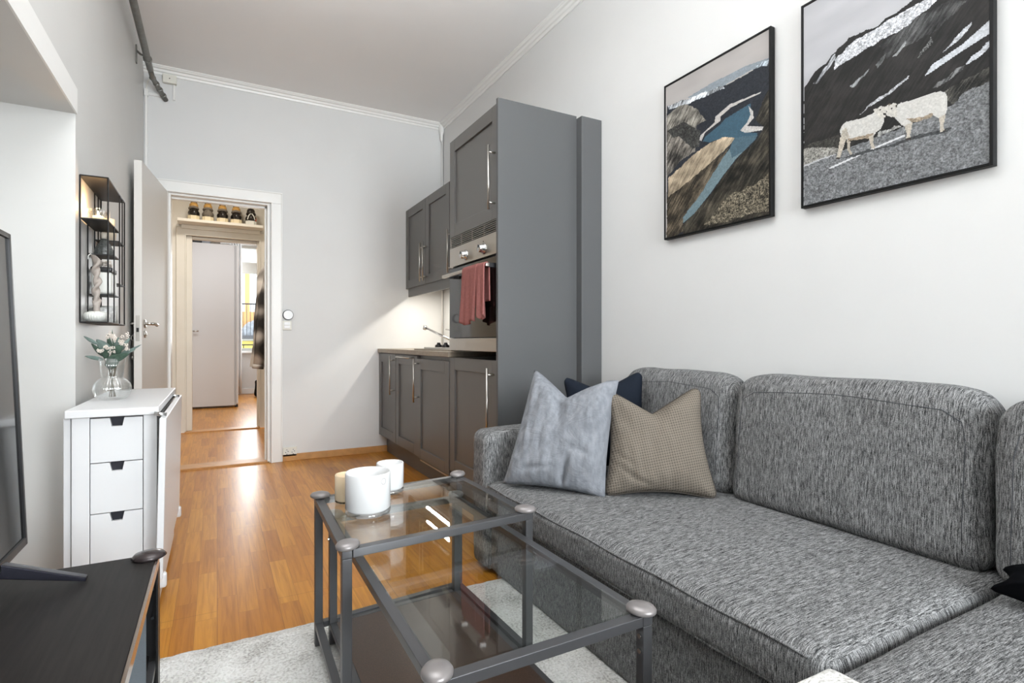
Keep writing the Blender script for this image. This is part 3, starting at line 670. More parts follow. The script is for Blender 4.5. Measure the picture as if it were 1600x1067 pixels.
for cx in (.492, .540):
    m = MB(); m.tube([(cx, 4.6865, .074), (cx, 4.684, .074)], .0205, 20); o = m.build('socket_well', M['ceramic'], t)
    for s in (-1, 1): MB().tube([(cx+s*.009, 4.685, .074+s*.004), (cx+s*.009, 4.6825, .074+s*.004)], .0035, 8).build('contact_hole', M['dark'], o)
    MB().box(cx-.003, cx+.003, 4.6825, 4.685, .089, .094).build('earth_clip', M['dark'], o); MB().box(cx-.003, cx+.003, 4.6825, 4.685, .054, .059).build('earth_clip', M['dark'], o)

# ------------------------------------------------------------------ kitchen
XF = 1.239
def shaker(parent, name, y0, y1, z0, z1, xf, st=.072, dep=.010, th=.019, m=None):
    f = MB(); x1 = xf+th
    f.box(xf, x1, y0, y0+st, z0, z1); f.box(xf, x1, y1-st, y1, z0, z1)
    f.box(xf, x1, y0+st, y1-st, z0, z0+st); f.box(xf, x1, y0+st, y1-st, z1-st, z1)
    f.box(xf+dep, x1, y0+st, y1-st, z0+st, z1-st)
    return f.build(name, m or M['cab'], parent, bevel=.0015)
def bar(parent, a, b, out=.038, r=.006):
    a = Vector(a); b = Vector(b); dr = (b-a).normalized(); o = Vector((-out, 0, 0))
    m = MB(); m.tube([a+o, b+o], r, 12)
    for q in (a+dr*.035, b-dr*.035): m.tube([q, q+o], r*.8, 10)
    return m.build('handle', M['steel'], parent, smooth=True)
# three base units
def base_unit(label, y0, y1, zt=.86, name='base_cabinet'):
    t = thing(name, label, 'cabinet', ((XF+XR)/2, (y0+y1)/2, .15), 'graphite base cabinets under the worktop')
    bx(XF+.02, XR-.002, y0, y1, .155, .866).build('cabinet_body', M['cab'], t)
    return t
t = base_unit('graphite base cabinet in the corner at the back wall, with one tall bar handle', 4.195, 4.697)
dd = shaker(t, 'cabinet_door', 4.198, 4.694, .157, .862, XF); bar(dd, (XF, 4.232, .54), (XF, 4.232, .85))
t = base_unit('graphite base cabinet with a horizontal bar handle, second from the back wall', 3.668, 4.192)
dd = shaker(t, 'cabinet_door', 3.671, 4.189, .157, .862, XF); bar(dd, (XF, 3.73, .845), (XF, 4.06, .845))
t = base_unit('graphite base cabinet with a tall bar handle, right beside the oven tower', 3.064, 3.665)
dd = shaker(t, 'cabinet_door', 3.067, 3.662, .150, .842, XF-.004); bar(dd, (XF-.004, 3.625, .54), (XF-.004, 3.625, .845))
bx(XF-.002, XF+.02, 3.07, 3.60, .136, .146).build('steel_strip', M['steel'], t)
tag = setprops(bx(XF+.07, XF+.09, 3.06, 4.698, 0.001, .150).build('toe_kick', M['cab'], loc=(XF+.08, 3.9, 0)), 'low dark toe-kick board running along the floor under the base cabinets', 'toe kick')
tag = setprops(MB().box(XF-.012, XR-.002, 3.062, 4.698, .868, .901).build('worktop', M['worktop'], loc=(1.53, 3.88, .868), bevel=.003), 'pale brown kitchen worktop over the graphite base cabinets', 'worktop')
# sink with its tap, hob board
t = thing('kitchen_tap', 'chrome kitchen tap with a long slanting spout above the worktop', 'tap', (1.62, 3.93, .901))
MB().lathe([(.026, .9015), (.026, .91), (.018, .915), (.018, 1.0), (.012, 1.01), (.0, 1.012)], (1.62, 3.93, 0), 20).build('tap_body', M['chrome'], t, smooth=True)
MB().tube([(1.62, 3.93, .965), (1.60, 4.10, 1.005), (1.552, 4.39, 1.083)], .010, 12).build('spout', M['chrome'], t, smooth=True)
MB().tube([(1.552, 4.385, 1.095), (1.550, 4.398, 1.066)], .016, 14).build('aerator', M['chrome'], t, smooth=True)
MB().tube([(1.62, 3.93, 1.008), (1.625, 3.97, 1.05), (1.65, 4.16, 1.062)], .006, 8).build('tap_lever', M['chrome'], t, smooth=True)
t = thing('hob', 'low stove top with black knobs standing on the worktop beside the oven tower', 'hob', (1.45, 3.4, .901))
MB().box(1.26, 1.76, 3.09, 3.80, .9015, .911).build('hob_tray', M['worktop'], t, bevel=.002)
MB().box(1.285, 1.74, 3.11, 3.66, .911, .924).build('hob_plate', M['steel'], t, bevel=.003)
for y in (3.20, 3.33, 3.46): MB().lathe([(.026, .924), (.024, .938), (.013, .944), (.011, .955), (0, .956)], (1.32, y, 0), 16).build('knob', M['black'], t, smooth=True)
# wall cabinets
XU = 1.480
t = thing('wall_cabinet', 'graphite two-door wall cabinet reaching the back wall, above the tap', 'cabinet', ((XU+XR)/2, 4.18, 1.43), 'graphite wall cabinets')
bx(XU+.02, XR-.002, 3.665, 4.697, 1.432, 2.124).build('cabinet_body', M['cab'], t)
dd = shaker(t, 'cabinet_door', 4.178, 4.694, 1.430, 2.126, XU); bar(dd, (XU, 4.212, 1.45), (XU, 4.212, 1.76))
dd = shaker(t, 'cabinet_door', 3.668, 4.174, 1.430, 2.126, XU); bar(dd, (XU, 4.140, 1.45), (XU, 4.140, 1.76))
t2 = thing('wall_cabinet', 'graphite single-door wall cabinet almost hidden behind the oven tower, its bar handle showing', 'cabinet', ((XU+XR)/2, 3.36, 1.43), 'graphite wall cabinets')
bx(XU+.02, XR-.002, 3.064, 3.662, 1.432, 2.124).build('cabinet_body', M['cab'], t2)
dd = shaker(t2, 'cabinet_door', 3.067, 3.659, 1.430, 2.126, XU); bar(dd, (XU, 3.607, 1.455), (XU, 3.607, 1.765))
setprops(bx(XU+.012, XU+.030, 3.066, 4.66, 1.356, 1.431).build('light_valance', M['cab'], loc=(XU+.02, 3.9, 1.36)), 'narrow graphite pelmet board under the wall cabinets hiding the tube light', 'pelmet')
t = thing('under_cabinet_lamp', 'slim white tube lamp fixed under the graphite wall cabinets', 'lamp', (1.585, 4.12, 1.42))
MB().box(1.568, 1.602, 3.79, 4.45, 1.4155, 1.4315).build('lamp_body', M['white'], t, bevel=.002)
MB().tube([(1.640, 3.79, 1.4225), (1.640, 4.45, 1.4225)], .008, 10).build('tube', M['opal'], t)
# the tall oven tower
YN, YFa = 2.412, 3.060
t = thing('tall_cabinet', 'tall graphite oven tower standing beside the sofa, taller than all other cabinets', 'cabinet', (1.53, 2.73, 0))
w = MB(); w.box(XF+.02, XR-.002, YN, YFa, 1.530, 2.170); w.box(XF+.02, XR-.002, YN, YFa, .12, .866); w.box(XR-.05, XR-.002, YN, YFa, .905, 1.53)
w.box(XF+.02, XR-.05, YFa-.016, YFa, .905, 1.53); w.box(XF+.07, XF+.09, YN, YFa, .001, .12)
w.build('cabinet_body', M['cab'], t)
bx(XF-.014, 1.700, 2.392, YN, .001, 2.176).build('side_panel', M['cabside'], t)
MB().box(1.700, XR-.001, 2.345, 2.412, .001, 2.163).build('filler_panel', M['cabside'], t, bevel=.002)
dd = shaker(t, 'cabinet_door', YN+.003, YFa-.001, 1.587, 2.166, XF); bar(dd, (XF, 2.452, 1.63), (XF, 2.452, 1.955))
dd = shaker(t, 'cabinet_door', YN+.003, YFa-.001, .182, .866, XF); bar(dd, (XF, 2.470, .40), (XF, 2.470, .828))
ov = thing('oven', 'built-in steel oven with two knobs and dark glass door in the graphite tower', 'oven', (1.5, 2.73, .905))
bx(XF+.022, XR-.06, YN+.004, YFa-.02, .908, 1.526).build('oven_body', M['dark'], ov)
w = MB(); w.box(XF+.012, XF+.022, YN+.004, YFa-.004, 1.522, 1.584)
w.build('grille_back', M['dark'], ov)
g = MB()
for i in range(6): z = 1.5255+i*.0108; g.box(XF-.001, XF+.006, YN+.004, YFa-.004, z, z+.0026)
for y in np.linspace(YN+.02, YFa-.02, 5): g.box(XF, XF+.006, y-.0015, y+.0015, 1.523, 1.583)
g.build('vent_grille', M['steel'], ov)
MB().box(XF-.003, XF+.022, YN+.004, YFa-.004, 1.408, 1.520).build('control_panel', M['steel'], ov, bevel=.002)
for y in (2.812, 2.575):
    kb = MB(); K = Matrix.Rotation(-PI/2, 4, 'Y')
    kb.lathe([(.030, 0), (.030, .005), (.022, .007), (.021, .030), (.019, .033), (0, .0335)], (XF-.003, y, 1.452), 24, M=K)
    kk = kb.build('knob', M['chrome'], ov, smooth=True)
    MB().box(XF-.040, XF-.036, y-.002, y+.002, 1.455, 1.470).build('knob_mark', M['dark'], kk)
MB().tube([(XF-.003, 2.575+.008, 1.492), (XF-.005, 2.575+.008, 1.492)], .003, 8).build('indicator_lamp', M['dark'], ov)
MB().box(XF-.004, XF+.020, YN+.004, YFa-.004, .985, 1.396).build('oven_door_glass', M['ovenglass'], ov, bevel=.002)
MB().box(XF-.006, XF+.020, YN+.004, YFa-.004, .910, .982).build('oven_door_band', M['steel'], ov, bevel=.003)
w = MB(); w.box(XF-.064, XF-.044, 2.425, YFa-.03, 1.338, 1.356)
w.build('oven_handle', M['steel'], ov, bevel=.003)
for y in (2.44, 3.0): MB().box(XF-.046, XF-.003, y-.008, y+.008, 1.336, 1.360).build('handle_bracket', M['black'], ov, bevel=.002)
# towel over the handle
def towel():
    t = thing('dish_towel', 'dusty pink dish towel folded over the oven handle', 'towel', (XF-.054, 2.60, 1.10))
    xc, zc = XF-.054, 1.347
    def sheet(ya, yb, front, back, r, thick_seed, sway=0.0):
        def fn(u, v):
            # u along width, v from front hem over the bar to back hem
            Lf, Lb = front, back; arc = PI*r; s = v*(Lf+arc+Lb)
            yw = ya+(yb-ya)*u
            fold = .006*math.sin(u*9+thick_seed)+.003*math.sin(u*23)
            if s < Lf:
                k = 1-s/Lf; x = xc-r-fold*k*1.6-.004*k; z = zc-(Lf-s); yw += (u-.5)*.02*k+sway*k
                z += .012*k*math.sin(u*7+thick_seed)
            elif s < Lf+arc:
                a = (s-Lf)/r; x = xc-r*math.cos(a); z = zc+r*math.sin(a)
            else:
                k = (s-Lf-arc)/Lb; x = xc+r+.004*math.sin(u*8)*k; z = zc-(s-Lf-arc)
                yw += (u-.5)*.01*k
            return (x, yw, z)
        m = MB(); m.grid(fn, 26, 44); return m
    o = sheet(2.525, 2.705, .285, .20, .0165, .3, .015).build('towel_front', M['towel'], t, smooth=True)
    sd = o.modifiers.new('s', 'SOLIDIFY'); sd.thickness = .006; sd.offset = 0
    o = sheet(2.438, 2.535, .262, .18, .0145, 1.9, -.012).build('towel_fold', M['towel'], t, smooth=True)
    sd = o.modifiers.new('s', 'SOLIDIFY'); sd.thickness = .006; sd.offset = 0
towel()

# ------------------------------------------------------------------ drop-leaf table with drawers
t = thing('drop_leaf_table', 'white drop-leaf table with three small drawers, standing against the left wall', 'table', (-.30, 2.63, 0))
MB().box(-.430, -.176, 2.205, 3.075, .714, .740).build('table_top', M['white'], t, bevel=.003)
w = MB(); w.box(-.415, -.368, 2.222, 3.06, .03, .7135); w.box(-.221, -.182, 2.222, 3.06, .03, .7135); w.box(-.368, -.221, 2.60, 3.06, .03, .7135); w.box(-.368, -.221, 2.245, 2.60, .03, .05)
w.build('table_body', M['white'], t, bevel=.002)
for (a, b) in ((.562, .708), (.394, .559), (.226, .391), (.058, .223)):
    dr = MB(); cx = -.2945; n = .020
    y = 2.224
    dr.prism([(-.366, a), (-.223, a), (-.223, b), (cx+n, b), (cx+n*.72, b-.028), (cx-n*.72, b-.028), (cx-n, b), (-.366, b)], .016, axis=1, base=y)
    q = dr.build('drawer', M['white'], t, bevel=.001)
    MB().box(cx-n*.95, cx+n*.95, y+.017, y+.022, b-.034, b+.001).build('notch_shade_plate', simple('notch_shadow', srgb(22, 22, 34), .6) if 'notch' not in M else M['notch'], q)  # dark plate behind the cutout, its colour stands in for the shade inside
def leaf(y0, y1, xt, xb, z0, z1, name='drop_leaf'):
    w = MB(); A = [(xt, z1), (xt+.020, z1), (xb+.020, z0), (xb, z0)]
    w.prism(A, y1-y0, axis=1, base=y0); return w.build(name, M['white'], t, bevel=.003)
leaf(2.10, 2.985, -.166, -.176, .185, .712)
leaf(2.24, 3.04, -.4395, -.4395, .09, .712)
for y in (2.16, 2.86): MB().tube([(-.185, y, .722), (-.150, y, .716)], .007, 10).build('hinge', M['chrome'], t, smooth=True)
MB().box(-.181, -.168, 2.20, 2.90, .7125, .7135).build('hinge_rail', M['dark'], t)
for y in (2.125, 2.94): MB().soft(-.175, -.146, y-.012, y+.012, .150, .20, .009, 8).build('leaf_foot', M['white'], t, smooth=True)
for (x, y) in ((-.39, 2.26), (-.205, 2.26), (-.39, 3.02), (-.205, 3.02)): MB().tube([(x, y, .001), (x, y, .031)], .012, 10).build('foot', M['white'], t, smooth=True)

# ------------------------------------------------------------------ vase with flowers
vx, vy, vz = -.352, 2.545, .7405
t = thing('glass_vase', 'clear ribbed glass vase with a round belly on the white drop-leaf table', 'vase', (vx, vy, vz))
prof = [(.030, 0), (.043, .004), (.055, .018), (.061, .040), (.057, .060), (.045, .076), (.0335, .085), (.034, .092), (.038, .125), (.042, .158)]
inner = [(r-.003, z) for r, z in prof[::-1] if z > .004]+[(.0, .008)]
MB().lathe([(0, 0.0)]+prof+inner, (vx, vy, vz), 120, cap=False, ripple=(.03, 36)).build('vase_glass', M['vaseglass'], t, smooth=True)
MB().tube([(vx+.034*math.cos(a), vy+.034*math.sin(a), vz+.0875) for a in np.linspace(0, 2*PI, 40)[:-1]], .0016, 6, closed=True).build('neck_ring', M['vaseglass'], t, smooth=True)
t = thing('flower_bunch', 'bunch of green leaves and pale small flowers in the glass vase', 'flowers', (vx, vy, vz+.01))
rs = random.Random(4)
RV = Vector((.878, -.478, 0)); FV = Vector((.478, .878, 0)); PX = .00242
def at(dx, dy, dep=0): return Vector((vx, vy, vz+.158))+RV*dx*PX+Vector((0, 0, 1))*(-dy)*PX+FV*dep
stems = MB()
for i in range(7):
    a = i*.9; p0 = Vector((vx+.010*math.cos(a), vy+.010*math.sin(a), vz+.012)); p2 = at((i-3)*5, -6, .01*math.sin(a*2)); p1 = Vector((vx+.006*math.cos(a+2), vy+.006*math.sin(a+2), vz+.09))
    stems.tube([p0, p0.lerp(p1, .5), p1, p1.lerp(p2, .6), p2], .0017, 6)
stems.build('stems', M['stem'], t, smooth=True)
def leafmesh(a, b, w, bend=.2, tw=0.0, m='leaf'):
    w *= .78; ax = b-a; L = ax.length; ax.normalize(); side = ax.cross(FV)
    if side.length < .1: side = RV.copy()
    side.normalize(); side = Matrix.Rotation(tw, 3, ax) @ side; nrm = ax.cross(side).normalized()
    def fn(u, v):
        wv = w*(math.sin(PI*min(1, v**.8*.98+.02)))**.75
        return a+ax*L*v+side*(u-.5)*2*wv+nrm*(bend*L*math.sin(PI*v)*.3-abs(u-.5)*wv*.5)
    o = MB().grid(fn, 6, 12).build('leaf', M[m], t, smooth=True)
    s = o.modifiers.new('s', 'SOLIDIFY'); s.thickness = .0008
for (x0, y0, x1, y1, w, dp, tw, m) in ((-22, -22, -45, -35, .008, .0, .2, 'leaf2'), (-4, -8, -28, -30, .022, .01, .5, 'leaf2'), (-6, -2, -30, -24, .018, -.01, -.4, 'leaf'),
    (-10, 2, -37, -4, .009, -.02, .2, 'leaf2'), (-5, 0, -26, -16, .006, .0, .9, 'leaf'), (0, -4, 16, -22, .020, .0, .3, 'leaf'), (4, -6, -6, -46, .004, .02, .2, 'leaf'),
    (-6, 4, 33, -8, .020, -.02, .4, 'leaf'), (-10, 10, 14, 6, .026, -.01, .1, 'leaf'), (8, -4, 34, -14, .014, .01, -.4, 'leaf2'), (6, -10, 22, -32, .012, .02, .6, 'leaf2'),
    (2, -12, 4, -34, .014, .02, 0, 'leaf2'), (10, -6, 38, -22, .006, .03, .4, 'leaf2'), (-2, -6, -16, -38, .012, .03, .1, 'leaf'), (14, -8, 36, -16, .006, .0, .0, 'leaf2'), (-8, 0, -2, -16, .014, -.02, .5, 'leaf')):
    leafmesh(at(x0, y0, dp*.5), at(x1, y1, dp), w, .3, tw, m)
for (x, y, dp, n) in ((-3, -33, .0, 7), (4, -30, .01, 6), (-6, -14, -.03, 8), (3, -13, -.02, 6), (18, -22, .0, 6), (14, -35, .02, 5), (24, -16, .0, 4), (-8, -38, .02, 4)):
    f = MB(); c = at(x, y, dp)
    for i in range(n):
        d2 = Vector((rs.uniform(-1, 1), rs.uniform(-1, 1), rs.uniform(-.6, 1)))*.008
        pts = []
        fc = c+d2*1.5
        for k in range(5):
            a = 2*PI*k/5+i; e = fc+(RV*math.cos(a)+Vector((0, 0, 1))*math.sin(a))*.0042+FV*rs.uniform(-.003, .003)
            f.soft(e.x-.0024, e.x+.0024, e.y-.0024, e.y+.0024, e.z-.0024, e.z+.0024, .0023, 4)
    f.build('flower', M['petal'], t, smooth=True)

# ------------------------------------------------------------------ black wire wall shelf and the things on it
t = thing('wire_shelf', 'black wire and metal wall shelf with staggered compartments on the left wall', 'shelf', (-.42, 2.83, 1.04))
X0, X1 = -.463, -.376; r = .0032
Ys = (2.622, 2.765, 2.907, 3.050); zb, zt = 1.038, 1.604
fr = MB()
for y in (Ys[0], Ys[3]):
    for x in (X0, X1): fr.tube([(x, y, zb), (x, y, zt)], r, 6)
    for z in (zb, zt): fr.tube([(X0, y, z), (X1, y, z)], r, 6)
for x in (X0, X1):
    for z in (zb, zt): fr.tube([(x, Ys[0], z), (x, Ys[3], z)], r, 6)
fr.build('outer_frame', M['blackmetal'], t)
for (y, a, b) in ((Ys[1], zb, 1.44), (Ys[2], zb, zt), (2.985, 1.215, zt)):
    u = MB()
    for x in (X0, X1): u.tube([(x, y, a), (x, y, b)], r*.85, 6)
    u.build('upright', M['blackmetal'], t)
for (ya, yb, z) in ((Ys[0], Ys[3], zt), (Ys[0], Ys[2], 1.440), (Ys[1], Ys[2], 1.322), (Ys[1], Ys[2], 1.157), (Ys[2], Ys[3], 1.402), (Ys[2], Ys[3], 1.216), (Ys[0], Ys[3], zb)):
    MB().box(X0, X1, ya, yb, z-.0025, z+.0015).build('shelf_plate', M['blackmetal'], t)
xs = -.420
q = thing('tealight_holder', 'clear cut-glass tealight holder glowing on the top compartment of the wire shelf', 'candle holder', (xs, 2.705, 1.442))
MB().lathe([(0, 1.442), (.030, 1.442), (.036, 1.452), (.038, 1.490), (.035, 1.491), (.032, 1.456), (0, 1.452)], (xs, 2.705, 0), 48, cap=False, ripple=(.05, 16)).build('glass_cup', M['vaseglass'], q, smooth=True)
MB().lathe([(.018, 1.4525), (.018, 1.466), (0, 1.466)], (xs, 2.705, 0), 20).build('tealight', M['ceramic'], q, smooth=True)
fl = bpy.data.materials.new('flame'); fl.use_nodes = True; fb = fl.node_tree.nodes['Principled BSDF']; fb.inputs['Emission Color'].default_value = (1, .62, .25, 1); fb.inputs['Emission Strength'].default_value = 25
MB().lathe([(0.0005, 1.467), (.004, 1.472), (.003, 1.480), (0, 1.488)], (xs, 2.705, 0), 12).build('flame', fl, q, smooth=True)
pl = bpy.data.lights.new('tealight_glow', 'POINT'); pl.energy = .9; pl.color = (1, .62, .28); pl.shadow_soft_size = .006
po = bpy.data.objects.new('tealight_glow', pl); C.objects.link(po); po.location = (xs, 2.705, 1.50)
q = thing('amber_tealight', 'small amber glass tealight cup behind the clear one on the wire shelf', 'candle holder', (xs+.01, 2.86, 1.442))
MB().lathe([(0, 1.442), (.024, 1.442), (.026, 1.485), (.024, 1.485), (.022, 1.446), (0, 1.446)], (xs+.01, 2.855, 0), 24, cap=False).build('cup', M['amber'], q, smooth=True)
q = thing('patterned_bottle', 'dark grey patterned glass bottle with a cork stopper in the wire shelf', 'bottle', (xs, 2.832, 1.324))
MB().lathe([(0, 1.324), (.033, 1.324), (.034, 1.332), (.031, 1.350), (.022, 1.374), (.013, 1.384), (.012, 1.396), (.010, 1.396), (0, 1.39)], (xs, 2.832, 0), 40, cap=False, ripple=(.04, 12)).build('bottle_glass', simple('smoked_glass', srgb(84, 86, 84), .15, var=.4, vs=160), q, smooth=True)
MB().lathe([(.0095, 1.3965), (.011, 1.422), (0, 1.423)], (xs, 2.832, 0), 16).build('cork', simple('cork', srgb(206, 196, 182), .8), q, smooth=True)
q = thing('beige_candle_cup', 'beige waxy candle cup on the small far compartment of the wire shelf', 'candle', (xs, 2.975, 1.404))
MB().lathe([(0, 1.404), (.022, 1.404), (.028, 1.46), (.025, 1.46), (.0, 1.45)], (xs, 2.965, 0), 24, cap=False).build('cup', simple('beige_wax', srgb(208, 192, 170), .6), q, smooth=True)
q = thing('lidded_jar', 'white jar with black lid and dried flowers in the middle of the wire shelf', 'jar', (xs, 2.835, 1.159))
MB().soft(xs-.036, xs+.036, 2.772, 2.900, 1.159, 1.252, .012, 10).build('jar_body', M['ceramic'], q, smooth=True)
MB().soft(xs-.037, xs+.037, 2.771, 2.901, 1.2525, 1.272, .006, 10).build('jar_lid', M['black'], q, smooth=True)
f = MB()
for i in range(16):
    p = Vector((xs+rs.uniform(-.025, .025), 2.835+rs.uniform(-.05, .05), 1.285+rs.uniform(0, .02))); f.tube([(p.x, p.y, 1.272), tuple(p)], .0012, 5); f.soft(p.x-.007, p.x+.007, p.y-.007, p.y+.007, p.z-.005, p.z+.005, .004, 4)
f.build('dried_flowers', M['petal'], q, smooth=True)
q = thing('ribbed_candle_dish', 'round ribbed pale candle dish at the bottom near corner of the wire shelf', 'candle holder', (xs, 2.69, 1.04))
MB().lathe([(0, 1.040), (.026, 1.040), (.039, 1.052), (.042, 1.064), (.037, 1.076), (.022, 1.082), (.012, 1.083), (.0115, 1.075), (0, 1.075)], (xs, 2.675, 0), 96, cap=False, ripple=(.035, 28)).build('dish', M['ceramic'], q, smooth=True)
q = thing('twisted_candle', 'tall twisted taupe candle bent over at the top, standing in the ribbed dish', 'candle', (xs, 2.675, 1.076))
def cand():
    m = MB(); n = 110; rings = []; seg = 24
    for i in range(n+1):
        v = i/n; z = 1.0765+.225*v; tw = 17*max(0, v-.18); lob = .34 if v > .2 else .34*max(0, (v-.12)/.08)
        off = -.035*max(0, (v-.86)/.14)**1.6
        rr = .0112*(1-.25*max(0, v-.9)/.1)
        rings.append([m.bm.verts.new((xs+off*.2+rr*(1+lob*math.cos(2*(a-tw)))*math.cos(a)+.003*math.cos(tw)*(v > .2), 2.675+off+rr*(1+lob*math.cos(2*(a-tw)))*math.sin(a)+.003*math.sin(tw)*(v > .2), z)) for a in [2*PI*k/seg for k in range(seg)]])
    for i in range(n):
        for k in range(seg): m.bm.faces.new([rings[i][k], rings[i][(k+1) % seg], rings[i+1][(k+1) % seg], rings[i+1][k]])
    m.bm.faces.new(rings[0][::-1]); m.bm.faces.new(rings[-1]); return m
cand().build('wax', M['candle'], q, smooth=True)
MB().tube([(xs-.007, 2.642, 1.300), (xs-.012, 2.625, 1.303), (xs-.016, 2.612, 1.294), (xs-.016, 2.606, 1.28)], .0015, 6).build('wick', M['ceramic'], q, smooth=True)
q = thing('patterned_mug', 'white mug with grey leaf pattern at the bottom of the wire shelf', 'mug', (xs, 2.84, 1.04))
MB().lathe([(0, 1.0401), (.036, 1.0401), (.039, 1.05), (.039, 1.105), (.036, 1.105), (.035, 1.05), (0, 1.048)], (xs, 2.835, 0), 32, cap=False).build('mug_body', simple('mug_pattern', srgb(196, 196, 194), .4, var=.45, vs=70), q, smooth=True)
MB().lathe([(0, 1.0401), (.030, 1.0401), (.031, 1.12), (0, 1.12)], (xs, 2.975, 0), 28).build('mug_mate', M['ceramic'], thing('white_canister', 'small plain white canister at the far bottom end of the wire shelf', 'canister', (xs, 2.975, 1.04)), smooth=True)

# ------------------------------------------------------------------ TV bench and television
t = thing('tv_bench', 'black-brown television bench with rounded corner caps in the alcove', 'tv bench', (-.34, .9, 0))
bx0, bx1, by0, by1 = -.56, -.122, .02, 1.562
MB().box(bx0, bx1-.006, by0, by1, .428, .450).build('bench_top', M['blackbrown'], t, bevel=.002)
MB().box(bx1-.0055, bx1, by0, by1-.01, .427, .449).build('edge_strip', simple('polished_edge_strip', srgb(190, 178, 172), .16, .95), t)
for (x, y) in ((bx1, by1), (bx0, by1), (bx1, by0), (bx0, by0)):
    sx = -1 if x == bx1 else 1; sy = -1 if y == by1 else 1
    w = MB(); w.box(min(x, x+sx*.042), max(x, x+sx*.042), min(y, y+sy*.004), max(y, y+sy*.004), .021, .4275); w.box(min(x, x+sx*.004), max(x, x+sx*.004), min(y, y+sy*.045), max(y, y+sy*.045), .021, .4275)
    w.build('leg', M['black'], t)
for (x0, x1, y0, y1) in ((bx1-.02, bx1-.005, by0+.03, by1-.03), (bx0+.005, bx0+.02, by0+.03, by1-.03), (bx0+.03, bx1-.03, by1-.02, by1-.005), (bx0+.03, bx1-.03, by0+.005, by0+.02)):
    for z in (.188, ): MB().box(x0, x1, y0, y1, z, z+.018).build('rail', M['frame'], t)
MB().box(bx0+.02, bx1-.02, by0+.02, by1-.02, .206, .216).build('bench_shelf', M['blackbrown'], t)
for (z, y) in ((.37, 1.553), (.30, 1.553), (.14, 1.553)): MB().tube([(bx1-.014, y, z), (bx1-.014, y-.004, z)], .004, 8).build('screw', M['chrome'], t)
MB().lathe([(.0, .448), (.030, .449), (.036, .453), (.030, .460), (.014, .465), (0, .466)], (bx1-.020, by1-.020, 0), 28).build('corner_cap', M['capdark'], t, smooth=True)
q = thing('speaker', 'blue-grey mesh covered speaker standing on the lower shelf of the television bench', 'speaker', (-.21, 1.18, .217))
MB().soft(-.27, -.130, .66, 1.40, .217, .424, .035, 18).build('speaker_mesh', M['speaker'], q, smooth=True)
T = thing('television', 'large flat television with black bezel on the bench in the alcove', 'television', (-.39, 1.02, .452))
ty0, ty1, tz0, tz1 = .455, 1.578, .512, 1.200
TM = Matrix.Translation((-.373, 0, tz0)) @ Matrix.Rotation(-math.radians(2.4), 4, 'Y')
hh = tz1-tz0
w = MB(); bz = .011
for a in ((ty0, ty0+bz, 0, hh), (ty1-bz, ty1, 0, hh), (ty0+bz, ty1-bz, 0, bz+.006), (ty0+bz, ty1-bz, hh-bz, hh)): w.box(-.030, .002, a[0], a[1], a[2], a[3], TM)
w.build('bezel', M['black'], T, bevel=.001)
MB().box(-.012, -.002, ty0+bz, ty1-bz, bz+.006, hh-bz, TM).build('screen', M['screen'], T)
MB().box(-.028, -.013, ty0+bz, ty1-bz, bz+.006, hh-bz, TM).build('back_cover', M['black'], T)
for y in (1.40, .63):
    f = MB()
    A = [(-.245, y+.065, .4515), (-.245, y+.045, .4515), (-.380, y+.005, .500), (-.390, y+.035, .500)]
    Bt = [(-.245, y+.065, .460), (-.245, y+.045, .460), (-.380, y+.005, .530), (-.390, y+.035, .530)]
    va = [f.bm.verts.new(p) for p in A]; vb = [f.bm.verts.new(p) for p in Bt]
    f.bm.faces.new(va[::-1]); f.bm.faces.new(vb)
    for i in range(4): f.bm.faces.new([va[i], va[(i+1) % 4], vb[(i+1) % 4], vb[i]])
    f.tube([(-.385, y+.02, .505), (-.47, y+.03, .456)], .008, 8)
    f.build('foot', simple('dark_metal_foot', srgb(34, 34, 44), .25, .6), T, bevel=.002)

# ------------------------------------------------------------------ rug
def rug():
    x0, x1, y0, y1 = -.62, 1.16, -.35, 1.950
    rr = random.Random(2)
    def fn(u, v):
        x = x0+(x1-x0)*u; y = y0+(y1-y0)*v
        e = min(u, 1-u, v, 1-v); z = .015*min(1, e*40)+.0015
        z += .003*noise.noise(Vector((x*60, y*60, 0)))*min(1, e*40)
        return (x+.004*noise.noise(Vector((y*30, x*9, 4)))*(e < .02), y+.005*noise.noise(Vector((x*40, y*9, 2)))*(e < .02), z)
    m = MB(); m.grid(fn, 300, 380)
    o = m.build('rug', M['rug'], loc=(.5, .8, 0), smooth=True)
    setprops(o, 'light grey shaggy rug under the glass coffee tables and sofa front', 'rug')
rug()

